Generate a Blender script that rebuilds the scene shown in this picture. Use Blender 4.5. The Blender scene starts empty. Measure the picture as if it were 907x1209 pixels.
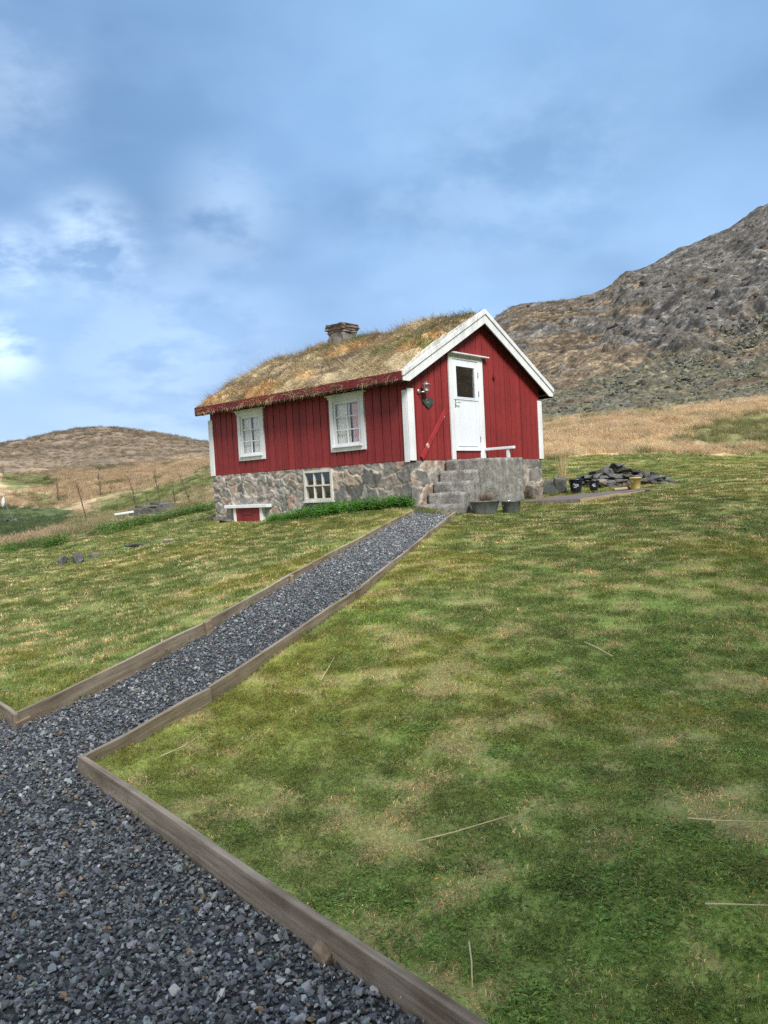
import bpy, bmesh, math, random
import numpy as np
from mathutils import Vector, Matrix
random.seed(7); rng = np.random.default_rng(11)
R = math.radians
scene = bpy.context.scene
C = scene.collection

# ------------------------------------------------------------------ camera
EYE = 1.6
F_PX, CXP, CYP = 895.76, 453.5, 604.5
PITCH, ROLL = R(-1.986), R(2.861)
fwd = np.array([0, math.cos(PITCH), math.sin(PITCH)])
up0 = np.array([0, -math.sin(PITCH), math.cos(PITCH)])
rt0 = np.array([1.0, 0, 0])
rt = math.cos(ROLL)*rt0 - math.sin(ROLL)*up0
upv = math.sin(ROLL)*rt0 + math.cos(ROLL)*up0
cam_d = bpy.data.cameras.new('camera'); cam = bpy.data.objects.new('camera', cam_d); C.objects.link(cam)
cam_d.sensor_fit = 'HORIZONTAL'; cam_d.sensor_width = 36; cam_d.lens = 36*F_PX/907
cam_d.clip_start = 0.05; cam_d.clip_end = 3000
M = Matrix.Identity(4)
for i in range(3):
    M[i][0] = rt[i]; M[i][1] = upv[i]; M[i][2] = -fwd[i]
M[2][3] = EYE
cam.matrix_world = M
scene.camera = cam

def ray(px, py):
    d = fwd + rt*((px-CXP)/F_PX) - upv*((py-CYP)/F_PX)
    return d/d[1]                       # unit step in depth (world Y)
def at(px, py, depth):
    return np.array([0, 0, EYE]) + ray(px, py)*depth

# ------------------------------------------------------------------ numpy noise
def _h(ix, iy, s):
    n = (ix.astype(np.int64)*374761393 + iy.astype(np.int64)*668265263 + s*974634777) & 0xffffffff
    n = ((n ^ (n >> 13))*1274126177) & 0xffffffff
    n = n ^ (n >> 16)
    return (n & 0xffffff)/float(0xffffff)
def vnoise(x, y, s=0):
    x = np.asarray(x, float); y = np.asarray(y, float)
    ix = np.floor(x); iy = np.floor(y); fx = x-ix; fy = y-iy
    fx = fx*fx*fx*(fx*(fx*6-15)+10); fy = fy*fy*fy*(fy*(fy*6-15)+10)
    a = _h(ix, iy, s); b = _h(ix+1, iy, s); c = _h(ix, iy+1, s); d = _h(ix+1, iy+1, s)
    return a+(b-a)*fx+(c-a)*fy+(a-b-c+d)*fx*fy
def fbm(x, y, o=4, s=0, gain=.5):
    t = 0; a = 1; n = 0
    for i in range(o):
        t = t+a*vnoise(x*2**i+i*17.3, y*2**i-i*9.1, s+i); n += a; a *= gain
    return t/n
def ridged(x, y, o=4, s=0):
    t = 0; a = 1; n = 0
    for i in range(o):
        t = t+a*(1-np.abs(2*vnoise(x*2**i+i*7.3, y*2**i-i*3.1, s+i)-1)); n += a; a *= .5
    return t/n
def sst(a, b, x):
    t = np.clip((x-a)/(b-a), 0, 1); return t*t*(3-2*t)

# ------------------------------------------------------------------ terrain surface
CTRL_A = [  # (px, py, depth)
 (548,608,14.0),(617,592,15.7),(683,596,15.2),(790,577,18),(907,535,28),(796,535,28),(706,535,28),(640,546,25),
 (907,470,48),(800,482,48),(700,492,46),(640,502,44),(560,520,43),
 (262,613.5,18.5),(288,617,17.7),(318,616,16.9),(400,606,15.6),(500,602,14.1),(240,735,7.05),(0,690,14.5),(70,666,16.3),(165,645,17.8),(250,617,19),(100,740,9),
 (0,660,21),(120,632,23),(0,645,25),(190,608,27),(0,612,50),(80,625,34),(60,603,60),
 (0,560,85),(100,560,80),(150,590,58),(200,560,70),(245,592,38),(240,545,72),(330,540,60),(450,530,60),
 (0,533,150),(40,523,155),(90,513,160),(150,511,160),(200,517,155),(248,527,150),(300,537,150),(-120,545,150),(-300,560,150),
 (60,528,120),(150,526,120),(220,535,110),
 (560,392,240),(580,374,240),(600,362,238),(660,354,235),(700,347,235),(740,328,230),(800,297,225),(840,280,225),(880,260,220),(907,243,220),(960,215,220),(1050,180,220),(1200,150,220),
 (500,425,245),(420,475,245),(350,515,240),
 (907,440,85),(907,400,112),(907,320,165),(800,440,88),(800,400,125),(800,350,175),(700,440,95),(700,400,145),(610,440,105),(600,400,170),(500,480,110),
 (1100,440,75),(1100,320,150)]
CTRL_B = [(0,0.3,.1),(-3,0,.1),(3,0,.1),(0,-3,.1),(0,2.5,.12),(2,2.5,.12),(-2,3,.12),(2,5,.25),(-1,5,.2),(-3,5,.13),(4,8,.5),(6.5,15,1.12),(8.8,18,1.35),
 (-9,9,-.05),(-14,14,-.05),(9,5,.3),(14,10,.8),(20,22,1.9),(-6,3,.05)]
def up_pts():
    P = [at(*c) for c in CTRL_A]
    for c in CTRL_A:                    # the far sides of the hills fall away again
        if c[2] >= 150 and c[1] < 560:
            q = at(*c); k = 1.4; P.append(np.array([q[0]*k, q[1]*k, 1.6+(q[2]-1.6)*.55]))
    P += [np.array(b, float) for b in CTRL_B]
    return np.array(P)
def lp(x, y):
    return np.arctan2(x, y), .5*np.log(x*x+y*y+1.0)
_P = up_pts(); _a, _r = lp(_P[:,0], _P[:,1]); _K = np.stack([_a*2.2, _r], 1)
def _phi(d2): return .5*d2*np.log(d2+1e-9)
_n = len(_P); _A = np.zeros((_n+3, _n+3))
_A[:_n,:_n] = _phi(((_K[:,None]-_K[None])**2).sum(2)) + np.eye(_n)*1e-4
_A[:_n,_n] = 1; _A[:_n,_n+1:] = _K; _A[_n,:_n] = 1; _A[_n+1:,:_n] = _K.T
_W = np.linalg.solve(_A, np.concatenate([_P[:,2], [0,0,0]]))
def base_h(x, y):
    x = np.atleast_1d(np.asarray(x, float)); y = np.atleast_1d(np.asarray(y, float))
    a, r = lp(x, y); K = np.stack([a*2.2, r], 1); out = np.zeros(len(x))
    for i in range(0, len(x), 40000):
        k = K[i:i+40000]
        out[i:i+40000] = _phi(((k[:,None]-_K[None])**2).sum(2))@_W[:_n] + _W[_n] + k@_W[_n+1:]
    return out
def ground_at(px, py, off=0.0, dmin=1.2, dmax=260):
    d = np.exp(np.linspace(math.log(dmin), math.log(dmax), 500)); q = ray(px, py)
    X = q[0]*d; Y = q[1]*d; Z = EYE+q[2]*d
    g = Z-(base_h(X, Y)+off); i = int(np.argmax(g < 0)) if (g < 0).any() else len(d)-1
    t = d[i-1]+(d[i]-d[i-1])*g[i-1]/(g[i-1]-g[i]) if i > 0 else d[0]
    return np.array([0, 0, EYE])+q*t

def polyline_w(pts, off): return [ground_at(px, py, off) for px, py in pts]
EDGE_R = polyline_w([(93,895),(245,811),(425,692),(536,604)], .085)
EDGE_R[0] = ground_at(93, 895, .04)
EDGE_L = polyline_w([(16,844.5),(245.4,733),(370,663.7),(487,602.5)], .085)
EDGE_L[0] = ground_at(16, 844.5, .04)
FR0 = EDGE_R[0]; FR1 = ground_at(562, 1213, .04)
_d = (FR1-FR0); _d[2] = 0; _d /= np.linalg.norm(_d)
FR2 = FR1+_d*2.6
YL0 = EDGE_L[0]; YL1 = YL0-_d*3.2
def inpoly(x, y, poly):
    x = np.asarray(x); y = np.asarray(y); ins = np.zeros(x.shape, bool); n = len(poly)
    for i in range(n):
        x1, y1 = poly[i][0], poly[i][1]; x2, y2 = poly[(i+1) % n][0], poly[(i+1) % n][1]
        c = ((y1 > y) != (y2 > y)); ins ^= c & (x < (x2-x1)*(y-y1)/((y2-y1) if y2 != y1 else 1e-9)+x1)
    return ins
GRAVEL = [YL1, YL0]+EDGE_L[1:]+EDGE_R[::-1]+[FR2, np.array([4,-6,0.]), np.array([-12,-6,0.]), np.array([-12, YL1[1],0.])]
def pdist(x, y, pl):
    best = np.full(np.shape(x), 1e9)
    for a, b in zip(pl[:-1], pl[1:]):
        dx, dy = b[0]-a[0], b[1]-a[1]; L2 = dx*dx+dy*dy
        t = np.clip(((x-a[0])*dx+(y-a[1])*dy)/L2, 0, 1)
        best = np.minimum(best, np.hypot(x-a[0]-t*dx, y-a[1]-t*dy))
    return best
def left_side(x, y):        # lawn left of the path: it stands higher against its board
    return x < np.interp(y, [p[1] for p in EDGE_L], [p[0] for p in EDGE_L])
def lawn_h(x, y):
    x = np.atleast_1d(np.asarray(x, float)); y = np.atleast_1d(np.asarray(y, float))
    z = base_h(x, y); r = np.hypot(x, y)
    near = 1-sst(30, 60, r)
    z = z+near*(.05*(fbm(x*.7, y*.7, 3, 5)-.5)*sst(2, 5, r)+.02*(fbm(x*4, y*4, 2, 6)-.5))
    dl = pdist(x, y, [YL1]+EDGE_L); z = z+np.where(left_side(x, y) & (y > 3) & (y < 16), .075*np.exp(-dl/1.3)*sst(5, 8, y), 0)
    return z
def gravel_off(y): return -.046+.060*sst(4.6, 9, y)
def gravel_h(x, y): return base_h(x, y)+gravel_off(np.asarray(y))+.012*(fbm(np.asarray(x)*3, np.asarray(y)*3, 2, 9)-.5)

# ------------------------------------------------------------------ helpers: materials
def nd(nt, t, **k):
    n = nt.nodes.new(t)
    for a, v in k.items():
        if a.startswith('i_'):
            n.inputs[int(a[2:]) if a[2:].isdigit() else a[2:].replace('_', ' ')].default_value = v
        else: setattr(n, a, v)
    return n
def mat_new(name, rough=.8, metal=0, spec=.3):
    m = bpy.data.materials.new(name); m.use_nodes = True; nt = m.node_tree
    b = nt.nodes['Principled BSDF']; b.inputs['Roughness'].default_value = rough; b.inputs['Metallic'].default_value = metal
    b.inputs['Specular IOR Level'].default_value = spec
    return m, nt, b
def ramp(nt, fac, stops):
    r = nt.nodes.new('ShaderNodeValToRGB'); e = r.color_ramp.elements
    while len(e) < len(stops): e.new(.5)
    for q, (p, c) in zip(e, stops): q.position = p; q.color = (*c, 1) if len(c) == 3 else c
    nt.links.new(fac, r.inputs[0]); return r.outputs[0]
def tex(nt, kind='Object', scale=(1,1,1), rot=(0,0,0)):
    c = nt.nodes.new('ShaderNodeTexCoord'); m = nt.nodes.new('ShaderNodeMapping')
    m.inputs['Scale'].default_value = scale; m.inputs['Rotation'].default_value = rot
    if kind == 'World':
        g = nt.nodes.new('ShaderNodeNewGeometry'); nt.links.new(g.outputs['Position'], m.inputs[0])
    else: nt.links.new(c.outputs[kind], m.inputs[0])
    return m.outputs[0]
def noise(nt, vec, scale, detail=4, rough=.55, dist=0):
    n = nt.nodes.new('ShaderNodeTexNoise'); nt.links.new(vec, n.inputs['Vector'])
    n.inputs['Scale'].default_value = scale; n.inputs['Detail'].default_value = detail
    n.inputs['Roughness'].default_value = rough; n.inputs['Distortion'].default_value = dist
    return n.outputs['Fac']
def mixc(nt, fac, a, b, mode='MIX'):
    n = nt.nodes.new('ShaderNodeMix'); n.data_type = 'RGBA'; n.blend_type = mode
    for s, v in ((0, fac), (6, a), (7, b)):
        if hasattr(v, 'is_output'): nt.links.new(v, n.inputs[s])
        else: n.inputs[s].default_value = v if s == 0 else ((*v, 1) if len(v) == 3 else v)
    return n.outputs[2]
def bump(nt, bsdf, h, strength=.4, dist=.01):
    b = nt.nodes.new('ShaderNodeBump'); b.inputs['Strength'].default_value = strength; b.inputs['Distance'].default_value = dist
    nt.links.new(h, b.inputs['Height']); nt.links.new(b.outputs[0], bsdf.inputs['Normal'])
def simple(name, stops, scale=3, stretch=(1,1,1), rough=.8, metal=0, spec=.3, bstr=.3, bdist=.01, detail=6, coord='Object', dist=0):
    m, nt, b = mat_new(name, rough, metal, spec)
    v = tex(nt, coord, stretch); f = noise(nt, v, scale, detail, .6, dist)
    nt.links.new(ramp(nt, f, stops), b.inputs['Base Color'])
    if bstr: bump(nt, b, f, bstr, bdist)
    return m
def attr_mat(name, attr='col', var=.35, nscale=6, rough=.9, bstr=.5, bdist=.03, coord='World', fine=40):
    m, nt, b = mat_new(name, rough, 0, .15)
    a = nd(nt, 'ShaderNodeAttribute', attribute_name=attr)
    v = tex(nt, coord); n1 = noise(nt, v, nscale, 8, .65); n2 = noise(nt, v, fine, 4, .6)
    k = ramp(nt, n1, [(.25, (1-var,)*3), (.5, (1,)*3), (.75, (1+var,)*3)])
    k2 = ramp(nt, n2, [(.3, (1-var*.7,)*3), (.7, (1+var*.7,)*3)])
    c = mixc(nt, 1, a.outputs['Color'], k, 'MULTIPLY'); c = mixc(nt, 1, c, k2, 'MULTIPLY')
    nt.links.new(c, b.inputs['Base Color']); bump(nt, b, n1, bstr, bdist)
    return m
def inst_mat(name, rough=.7, transl=.25, spec=.2, bstr=0):
    m, nt, b = mat_new(name, rough, 0, spec)
    a = nd(nt, 'ShaderNodeAttribute', attribute_name='icol', attribute_type='INSTANCER')
    t = nd(nt, 'ShaderNodeAttribute', attribute_name='tint')
    c = mixc(nt, 1, a.outputs['Color'], t.outputs['Color'], 'MULTIPLY')
    nt.links.new(c, b.inputs['Base Color'])
    if transl:
        tr = nt.nodes.new('ShaderNodeBsdfTranslucent'); nt.links.new(c, tr.inputs[0])
        mx = nt.nodes.new('ShaderNodeMixShader'); mx.inputs[0].default_value = transl
        nt.links.new(b.outputs[0], mx.inputs[1]); nt.links.new(tr.outputs[0], mx.inputs[2])
        nt.links.new(mx.outputs[0], nt.nodes['Material Output'].inputs[0])
    if bstr: bump(nt, b, noise(nt, tex(nt, 'Object'), 1.5, 5), bstr, .3)
    return m

# ------------------------------------------------------------------ helpers: meshes
def link(o, parent=None):
    C.objects.link(o)
    if parent is not None: o.parent = parent
    return o
def tag(o, label=None, cat=None, group=None, kind=None):
    for k, v in (('label', label), ('category', cat), ('group', group), ('kind', kind)):
        if v: o[k] = v
    return o
def empty(name, loc, rz, label, cat, group=None):
    o = bpy.data.objects.new(name, None); o.location = loc; o.rotation_euler = (0, 0, rz); o.empty_display_size = .2
    link(o); return tag(o, label, cat, group)
def npmesh(name, V, F, mat=None, smooth=True, cols=None, parent=None, colname='col'):
    """V (n,3) array, F (m,3|4) int array"""
    me = bpy.data.meshes.new(name); V = np.asarray(V, np.float32); F = np.asarray(F, np.int32)
    me.vertices.add(len(V)); me.vertices.foreach_set('co', V.ravel())
    k = F.shape[1]; me.loops.add(F.size); me.loops.foreach_set('vertex_index', F.ravel())
    me.polygons.add(len(F)); me.polygons.foreach_set('loop_start', np.arange(0, F.size, k, dtype=np.int32))
    me.polygons.foreach_set('loop_total', np.full(len(F), k, np.int32))
    me.polygons.foreach_set('use_smooth', np.full(len(F), smooth))
    me.update(calc_edges=True); me.validate()
    if cols is not None:
        a = me.attributes.new(colname, 'FLOAT_COLOR', 'POINT')
        a.data.foreach_set('color', np.concatenate([cols, np.ones((len(cols), 1))], 1).astype(np.float32).ravel())
    if mat: me.materials.append(mat)
    o = bpy.data.objects.new(name, me); link(o, parent); return o
class MB:
    def __init__(s): s.v = []; s.f = []
    def add(s, V, F):
        n = len(s.v); s.v += [tuple(map(float, q)) for q in V]; s.f += [tuple(i+n for i in f) for f in F]; return s
    def box(s, x0, y0, z0, x1, y1, z1):
        return s.add([(x0,y0,z0),(x1,y0,z0),(x1,y1,z0),(x0,y1,z0),(x0,y0,z1),(x1,y0,z1),(x1,y1,z1),(x0,y1,z1)],
                     [(0,3,2,1),(4,5,6,7),(0,1,5,4),(1,2,6,5),(2,3,7,6),(3,0,4,7)])
    def prism(s, poly, axis, a, b):
        """poly in the two other axes (ascending axis order), extruded from a to b along axis"""
        n = len(poly)
        def mk(p, w):
            q = list(p); q.insert(axis, w); return q
        V = [mk(p, a) for p in poly]+[mk(p, b) for p in poly]
        F = [tuple(range(n))[::-1], tuple(range(n, 2*n))]+[(i, (i+1) % n, n+(i+1) % n, n+i) for i in range(n)]
        return s.add(V, F)
    def tube(s, pts, r, n=8, r2=None, cap=True):
        pts = [Vector(p) for p in pts]; m = len(pts); V = []; F = []
        r2 = r if r2 is None else r2
        for i, p in enumerate(pts):
            t = (pts[min(i+1, m-1)]-pts[max(i-1, 0)]).normalized()
            a = t.cross(Vector((0,0,1)) if abs(t.z) < .9 else Vector((1,0,0))).normalized(); b = t.cross(a)
            rr = r+(r2-r)*i/(m-1)
            V += [p+(a*math.cos(k*2*math.pi/n)+b*math.sin(k*2*math.pi/n))*rr for k in range(n)]
        for i in range(m-1):
            F += [(i*n+k, i*n+(k+1) % n, (i+1)*n+(k+1) % n, (i+1)*n+k) for k in range(n)]
        if cap: F += [tuple(range(n))[::-1], tuple(range((m-1)*n, m*n))]
        return s.add(V, F)
    def lathe(s, prof, n=24, c=(0,0,0), sx=1, sy=1):
        V = []; F = []; m = len(prof)
        for (r, z) in prof:
            V += [(c[0]+r*sx*math.cos(k*2*math.pi/n), c[1]+r*sy*math.sin(k*2*math.pi/n), c[2]+z) for k in range(n)]
        for i in range(m-1):
            F += [(i*n+k, i*n+(k+1) % n, (i+1)*n+(k+1) % n, (i+1)*n+k) for k in range(n)]
        if prof[0][0] > 1e-6: F.append(tuple(range(n))[::-1])
        if prof[-1][0] > 1e-6: F.append(tuple(range((m-1)*n, m*n)))
        return s.add(V, F)
    def build(s, name, mat, parent=None, bev=0, smooth=False, seg=2):
        me = bpy.data.meshes.new(name); me.from_pydata(s.v, [], s.f)
        bm = bmesh.new(); bm.from_mesh(me); bmesh.ops.remove_doubles(bm, verts=bm.verts, dist=1e-5)
        bmesh.ops.recalc_face_normals(bm, faces=bm.faces)
        for f in bm.faces: f.smooth = smooth
        bm.to_mesh(me); bm.free(); me.materials.append(mat)
        o = bpy.data.objects.new(name, me); link(o, parent)
        if bev:
            m = o.modifiers.new('bevel', 'BEVEL'); m.width = bev; m.segments = seg; m.limit_method = 'ANGLE'; m.angle_limit = R(40)
        return o
def rock_mesh(name, seed, sx, sy, sz, mat, sub=2, n=16, rough=.12, pw=.5):
    """an angular stone: convex hull of random points, then subdivided and roughened"""
    r = random.Random(seed); bm = bmesh.new()
    for i in range(n):
        v = Vector((r.gauss(0,1), r.gauss(0,1), r.gauss(0,1))).normalized()
        k = r.uniform(.8, 1)
        q = [math.copysign(abs(c)**pw, c) for c in v]
        bm.verts.new((q[0]*k*sx/2, q[1]*k*sy/2, q[2]*k*sz/2))
    h = bmesh.ops.convex_hull(bm, input=bm.verts)
    bmesh.ops.delete(bm, geom=[g for g in h['geom_interior'] if isinstance(g, bmesh.types.BMVert)], context='VERTS')
    bmesh.ops.delete(bm, geom=[v for v in bm.verts if not v.link_faces], context='VERTS')
    if sub:
        bmesh.ops.bevel(bm, geom=bm.edges[:], offset=min(sx,sy,sz)*.06, segments=1, affect='EDGES', clamp_overlap=True)
        bmesh.ops.triangulate(bm, faces=bm.faces[:])
        bmesh.ops.subdivide_edges(bm, edges=bm.edges[:], cuts=sub, use_grid_fill=True)
        s = min(sx,sy,sz)
        for v in bm.verts:
            k = (r.random()-.5)*rough*s*.35; v.co += v.co.normalized()*k
    bmesh.ops.recalc_face_normals(bm, faces=bm.faces)
    zmin = min(v.co.z for v in bm.verts)
    me = bpy.data.meshes.new(name); bm.to_mesh(me); bm.free(); me.materials.append(mat)
    return me, -zmin

# ---- scatter by geometry nodes (stuff only)
def scatter(name, P, rot, scl, idx, protos, cols, parent=None):
    coll = bpy.data.collections.new(name+'_kit')
    for p in protos: coll.objects.link(p)
    me = bpy.data.meshes.new(name); me.vertices.add(len(P)); me.vertices.foreach_set('co', np.asarray(P, np.float32).ravel())
    def at_(n, t, k, d):
        a = me.attributes.new(n, t, 'POINT'); a.data.foreach_set(k, np.asarray(d).ravel())
    at_('rot', 'FLOAT_VECTOR', 'vector', np.asarray(rot, np.float32)); at_('scl', 'FLOAT_VECTOR', 'vector', np.asarray(scl, np.float32))
    at_('pick', 'INT', 'value', np.asarray(idx, np.int32))
    at_('icol', 'FLOAT_COLOR', 'color', np.concatenate([cols, np.ones((len(cols), 1))], 1).astype(np.float32))
    o = bpy.data.objects.new(name, me); link(o, parent)
    for p in protos[:1]: me.materials.append(p.data.materials[0])
    g = bpy.data.node_groups.new(name, 'GeometryNodeTree')
    g.interface.new_socket('Geometry', in_out='INPUT', socket_type='NodeSocketGeometry'); g.interface.new_socket('Geometry', in_out='OUTPUT', socket_type='NodeSocketGeometry')
    gi = g.nodes.new('NodeGroupInput'); go = g.nodes.new('NodeGroupOutput'); ip = g.nodes.new('GeometryNodeInstanceOnPoints')
    ci = g.nodes.new('GeometryNodeCollectionInfo'); ci.inputs['Collection'].default_value = coll
    ci.inputs['Separate Children'].default_value = True; ci.inputs['Reset Children'].default_value = True
    def na(n, t):
        a = g.nodes.new('GeometryNodeInputNamedAttribute'); a.data_type = t; a.inputs['Name'].default_value = n; return a.outputs['Attribute']
    e2r = g.nodes.new('FunctionNodeEulerToRotation')
    L = g.links.new
    L(gi.outputs[0], ip.inputs['Points']); L(ci.outputs[0], ip.inputs['Instance']); ip.inputs['Pick Instance'].default_value = True
    L(na('pick', 'INT'), ip.inputs['Instance Index']); L(na('rot', 'FLOAT_VECTOR'), e2r.inputs[0]); L(e2r.outputs[0], ip.inputs['Rotation'])
    L(na('scl', 'FLOAT_VECTOR'), ip.inputs['Scale']); L(ip.outputs[0], go.inputs[0])
    md = o.modifiers.new('scatter', 'NODES'); md.node_group = g
    return o
def blades(n, spread, hmin, hmax, width, lean, r, curl=.5, flat=0):
    """arrays for n curved tapering grass blades"""
    x = r.normal(0, spread/2, n); y = r.normal(0, spread/2, n); a = r.uniform(0, 2*math.pi, n)
    h = r.uniform(hmin, hmax, n); ln = r.uniform(lean*.4, lean, n)
    w = width*r.uniform(.6, 1.2, n)
    dx, dy = np.cos(a), np.sin(a); sx, sy = -dy, dx
    V = np.zeros((n, 5, 3))
    for j, (t, ww) in enumerate(((0, 1), (0, 1), (.55, .8), (.55, .8), (1, 0))):
        ang = ln*(t*(1-curl)+curl*t*t*1.5)
        rad = h*t*np.sin(ang); zz = h*t*np.cos(ang)*(1-flat)
        sg = -1 if j in (0, 2) else 1
        V[:, j, 0] = x+dx*rad+sx*w*ww*.5*sg*(j < 4); V[:, j, 1] = y+dy*rad+sy*w*ww*.5*sg*(j < 4); V[:, j, 2] = zz
    V[:, :2, 2] -= .01
    F = np.array([[0,1,3],[0,3,2],[2,3,4]])[None]+5*np.arange(n)[:, None, None]
    return V.reshape(-1, 3), F.reshape(-1, 3)
def proto(name, V, F, mat, tint):
    o = npmesh(name, V, F, mat, False, tint, colname='tint'); C.objects.unlink(o); return o
def blade_tint(n, r, lo=.5, hi=1.5, per=5, hue=.12, straw=0):
    k = r.uniform(lo, hi, n)[:, None]*(1+r.normal(0, hue, (n, 3))*np.array([1, .3, .6]))
    k = np.where((r.random(n) < straw)[:, None], np.array([2.3, 1.62, 2.1])*r.uniform(.6, 1.2, (n, 1)), k); return np.repeat(np.clip(k, .2, 3), per, 0)

# ------------------------------------------------------------------ colour of the ground, in the world
LUSH = np.array([.205,.285,.072]); GRASS = np.array([.205,.255,.073]); MOSS = np.array([.262,.268,.060]); DRY = np.array([.66,.565,.30])
DARK = np.array([.050,.088,.026]); STRAW = np.array([.64,.49,.31]); FIELD = np.array([.080,.118,.046]); HEATH = np.array([.205,.162,.115]); SOIL = np.array([.09,.065,.04])
def lawn_w(x, y):
    r = np.hypot(x, y)
    n1 = fbm(x*.9+3, y*.9, 4, 21); n2 = fbm(x*2.9, y*2.9, 4, 31); n3 = fbm(x*.55, y*.55+9, 4, 41); n4 = fbm(x*8, y*8, 3, 51)
    nearf = 1-sst(3.2, 5.2, r)
    dry = sst(.535-.02*(1-sst(5, 8, r)), .595, n2*.45+n4*.55)*(.95-.35*sst(7, 14, r))
    lush = sst(.485, .61, n1*.5+n4*.5+.055*nearf-.03-.04*sst(5, 9, r))*(.85-.6*sst(7, 16, r))
    moss = sst(.44, .64, n3+.09*np.exp(-((r-4.6)/1.8)**2)-.03)*(1-.25*sst(9, 16, r))*(1-.75*nearf)
    return dry, lush, moss
def mix(a, b, w): return a*(1-w[:, None])+b*w[:, None]
def lawn_col(x, y):
    d, l, m = lawn_w(x, y); c = np.repeat(GRASS[None], len(x), 0)
    c = mix(c, MOSS, m*.7); c = mix(c, LUSH, l*.7); c = mix(c, DRY*np.array([.55,.53,.48]), d*.5)
    return np.clip(c*((.74+.42*fbm(x*5, y*5, 3, 55))*(1.38-.60*sst(4.5, 14, np.hypot(x, y))))[:, None], 0, .8)  # albedo raised near and lowered far to offset the shading between blades
def wpoly(pts): return [ground_at(px, py)[:2] for px, py in pts]
def region(x, y, poly, warp=1.2, f=.25, s=3):
    wx = x+(fbm(x*f, y*f, 4, s)-.5)*2*warp; wy = y+(fbm(x*f+50, y*f, 4, s+1)-.5)*2*warp
    a, r = lp(wx, wy); P = [lp(np.array([p[0]]), np.array([p[1]])) for p in poly]
    return inpoly(a, r, [(float(q[0][0]), float(q[1][0])) for q in P])
LEFT_ROUGH = wpoly([(0,652),(60,642),(130,628),(200,611),(262,598),(256,560),(120,580),(95,612),(60,640),(0,648)])
FIELD_P = wpoly([(-80,640),(0,641),(55,630),(92,614),(88,606),(60,601),(0,596.5),(-80,600)])
BANK_G1 = wpoly([(0,575),(60,574),(70,566),(40,560),(0,562)]); BANK_G2 = wpoly([(120,605),(175,598),(250,565),(250,548),(200,575),(120,595)])
BANK_G3 = wpoly([(110,556),(140,551),(130,547),(105,550)])
RIGHT_G = wpoly([(800,523),(850,530),(930,526),(930,492),(880,494),(840,503)]); RIGHT_G2 = wpoly([(790,489),(700,498),(640,506),(640,503),(700,494),(770,486)])
LAWN_EDGE = [ground_at(px, py) for px, py in ((1010,535),(907,535.5),(796,535.5),(706,536),(655,542),(600,548))]
LAWN_EDGE_L = [ground_at(px, py) for px, py in ((-60,652),(0,648),(60,641),(130,627),(200,610),(258,600))]
_ea = np.array([math.atan2(p[0], p[1]) for p in LAWN_EDGE_L+LAWN_EDGE[::-1]]); _er = np.array([math.hypot(p[0], p[1]) for p in LAWN_EDGE_L+LAWN_EDGE[::-1]])
_o = np.argsort(_ea); _ea = _ea[_o]; _er = _er[_o]
def lawn_limit(x, y): return np.interp(np.arctan2(x, y), _ea, _er)
def ground_col(x, y, z):
    r = np.hypot(x, y); a = np.arctan2(x, y)
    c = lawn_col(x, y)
    lim = lawn_limit(x, y)+(fbm(x*.4, y*.4, 4, 77)-.5)*1.6
    straw = r > lim
    n = fbm(x*.35, y*.35, 5, 61)
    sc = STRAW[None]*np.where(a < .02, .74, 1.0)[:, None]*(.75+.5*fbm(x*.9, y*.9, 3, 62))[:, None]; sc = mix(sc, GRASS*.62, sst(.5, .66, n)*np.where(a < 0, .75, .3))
    c = np.where(straw[:, None], sc, c)
    for P, col, k in ((LEFT_ROUGH, GRASS*.62, .5), (FIELD_P, FIELD, .95), (BANK_G1, GRASS*.50, .85), (BANK_G2, GRASS*.60, .75), (BANK_G3, GRASS*.55, .8), (RIGHT_G, GRASS*.62, .75), (RIGHT_G2, GRASS*.6, .6)):
        w = region(x, y, P, np.clip(r.mean()*0+.8, .3, 3), .3)*k
        c = mix(c, col*np.ones((len(x), 3))*(.85+.3*n)[:, None], w.astype(float))
    # the heath hill at the left
    hill = sst(88, 98, r+(n-.5)*16)*(a < .05)
    hc = HEATH[None]*(.85+.3*fbm(x*.35, y*.35, 5, 63))[:, None]
    hc = mix(hc, np.array([.14,.115,.082]), sst(.58, .68, fbm(x*.2, y*.2, 5, 64))*.75)
    c = mix(c, hc, hill)
    return c
def mountain_w(x, y, z):
    """weights of bare rock and of scree on the slope at the right"""
    r = np.hypot(x, y); a = np.arctan2(x, y)
    u = a*150+.45*r; v = r
    n = fbm(u/15, v/34, 5, 71); n2 = fbm(u/3.2, v/13, 6, 72)
    el = (z-12)/60
    n3 = fbm((u+.5*r)/2.4, r/9, 4, 74)
    rock = sst(.47, .53, n*.38+n2*.34+n3*.28+.10*np.clip(el, -.5, .8)+.05*sst(.18, .45, a)-.012)*sst(74, 104, r+(n-.5)*50)
    scree = sst(.42, .54, fbm(x/9, y/9, 4, 73)+.04)*(1-sst(82, 104, r+(n-.5)*22))*sst(46, 50, r)
    return rock, scree, n, n2

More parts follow.
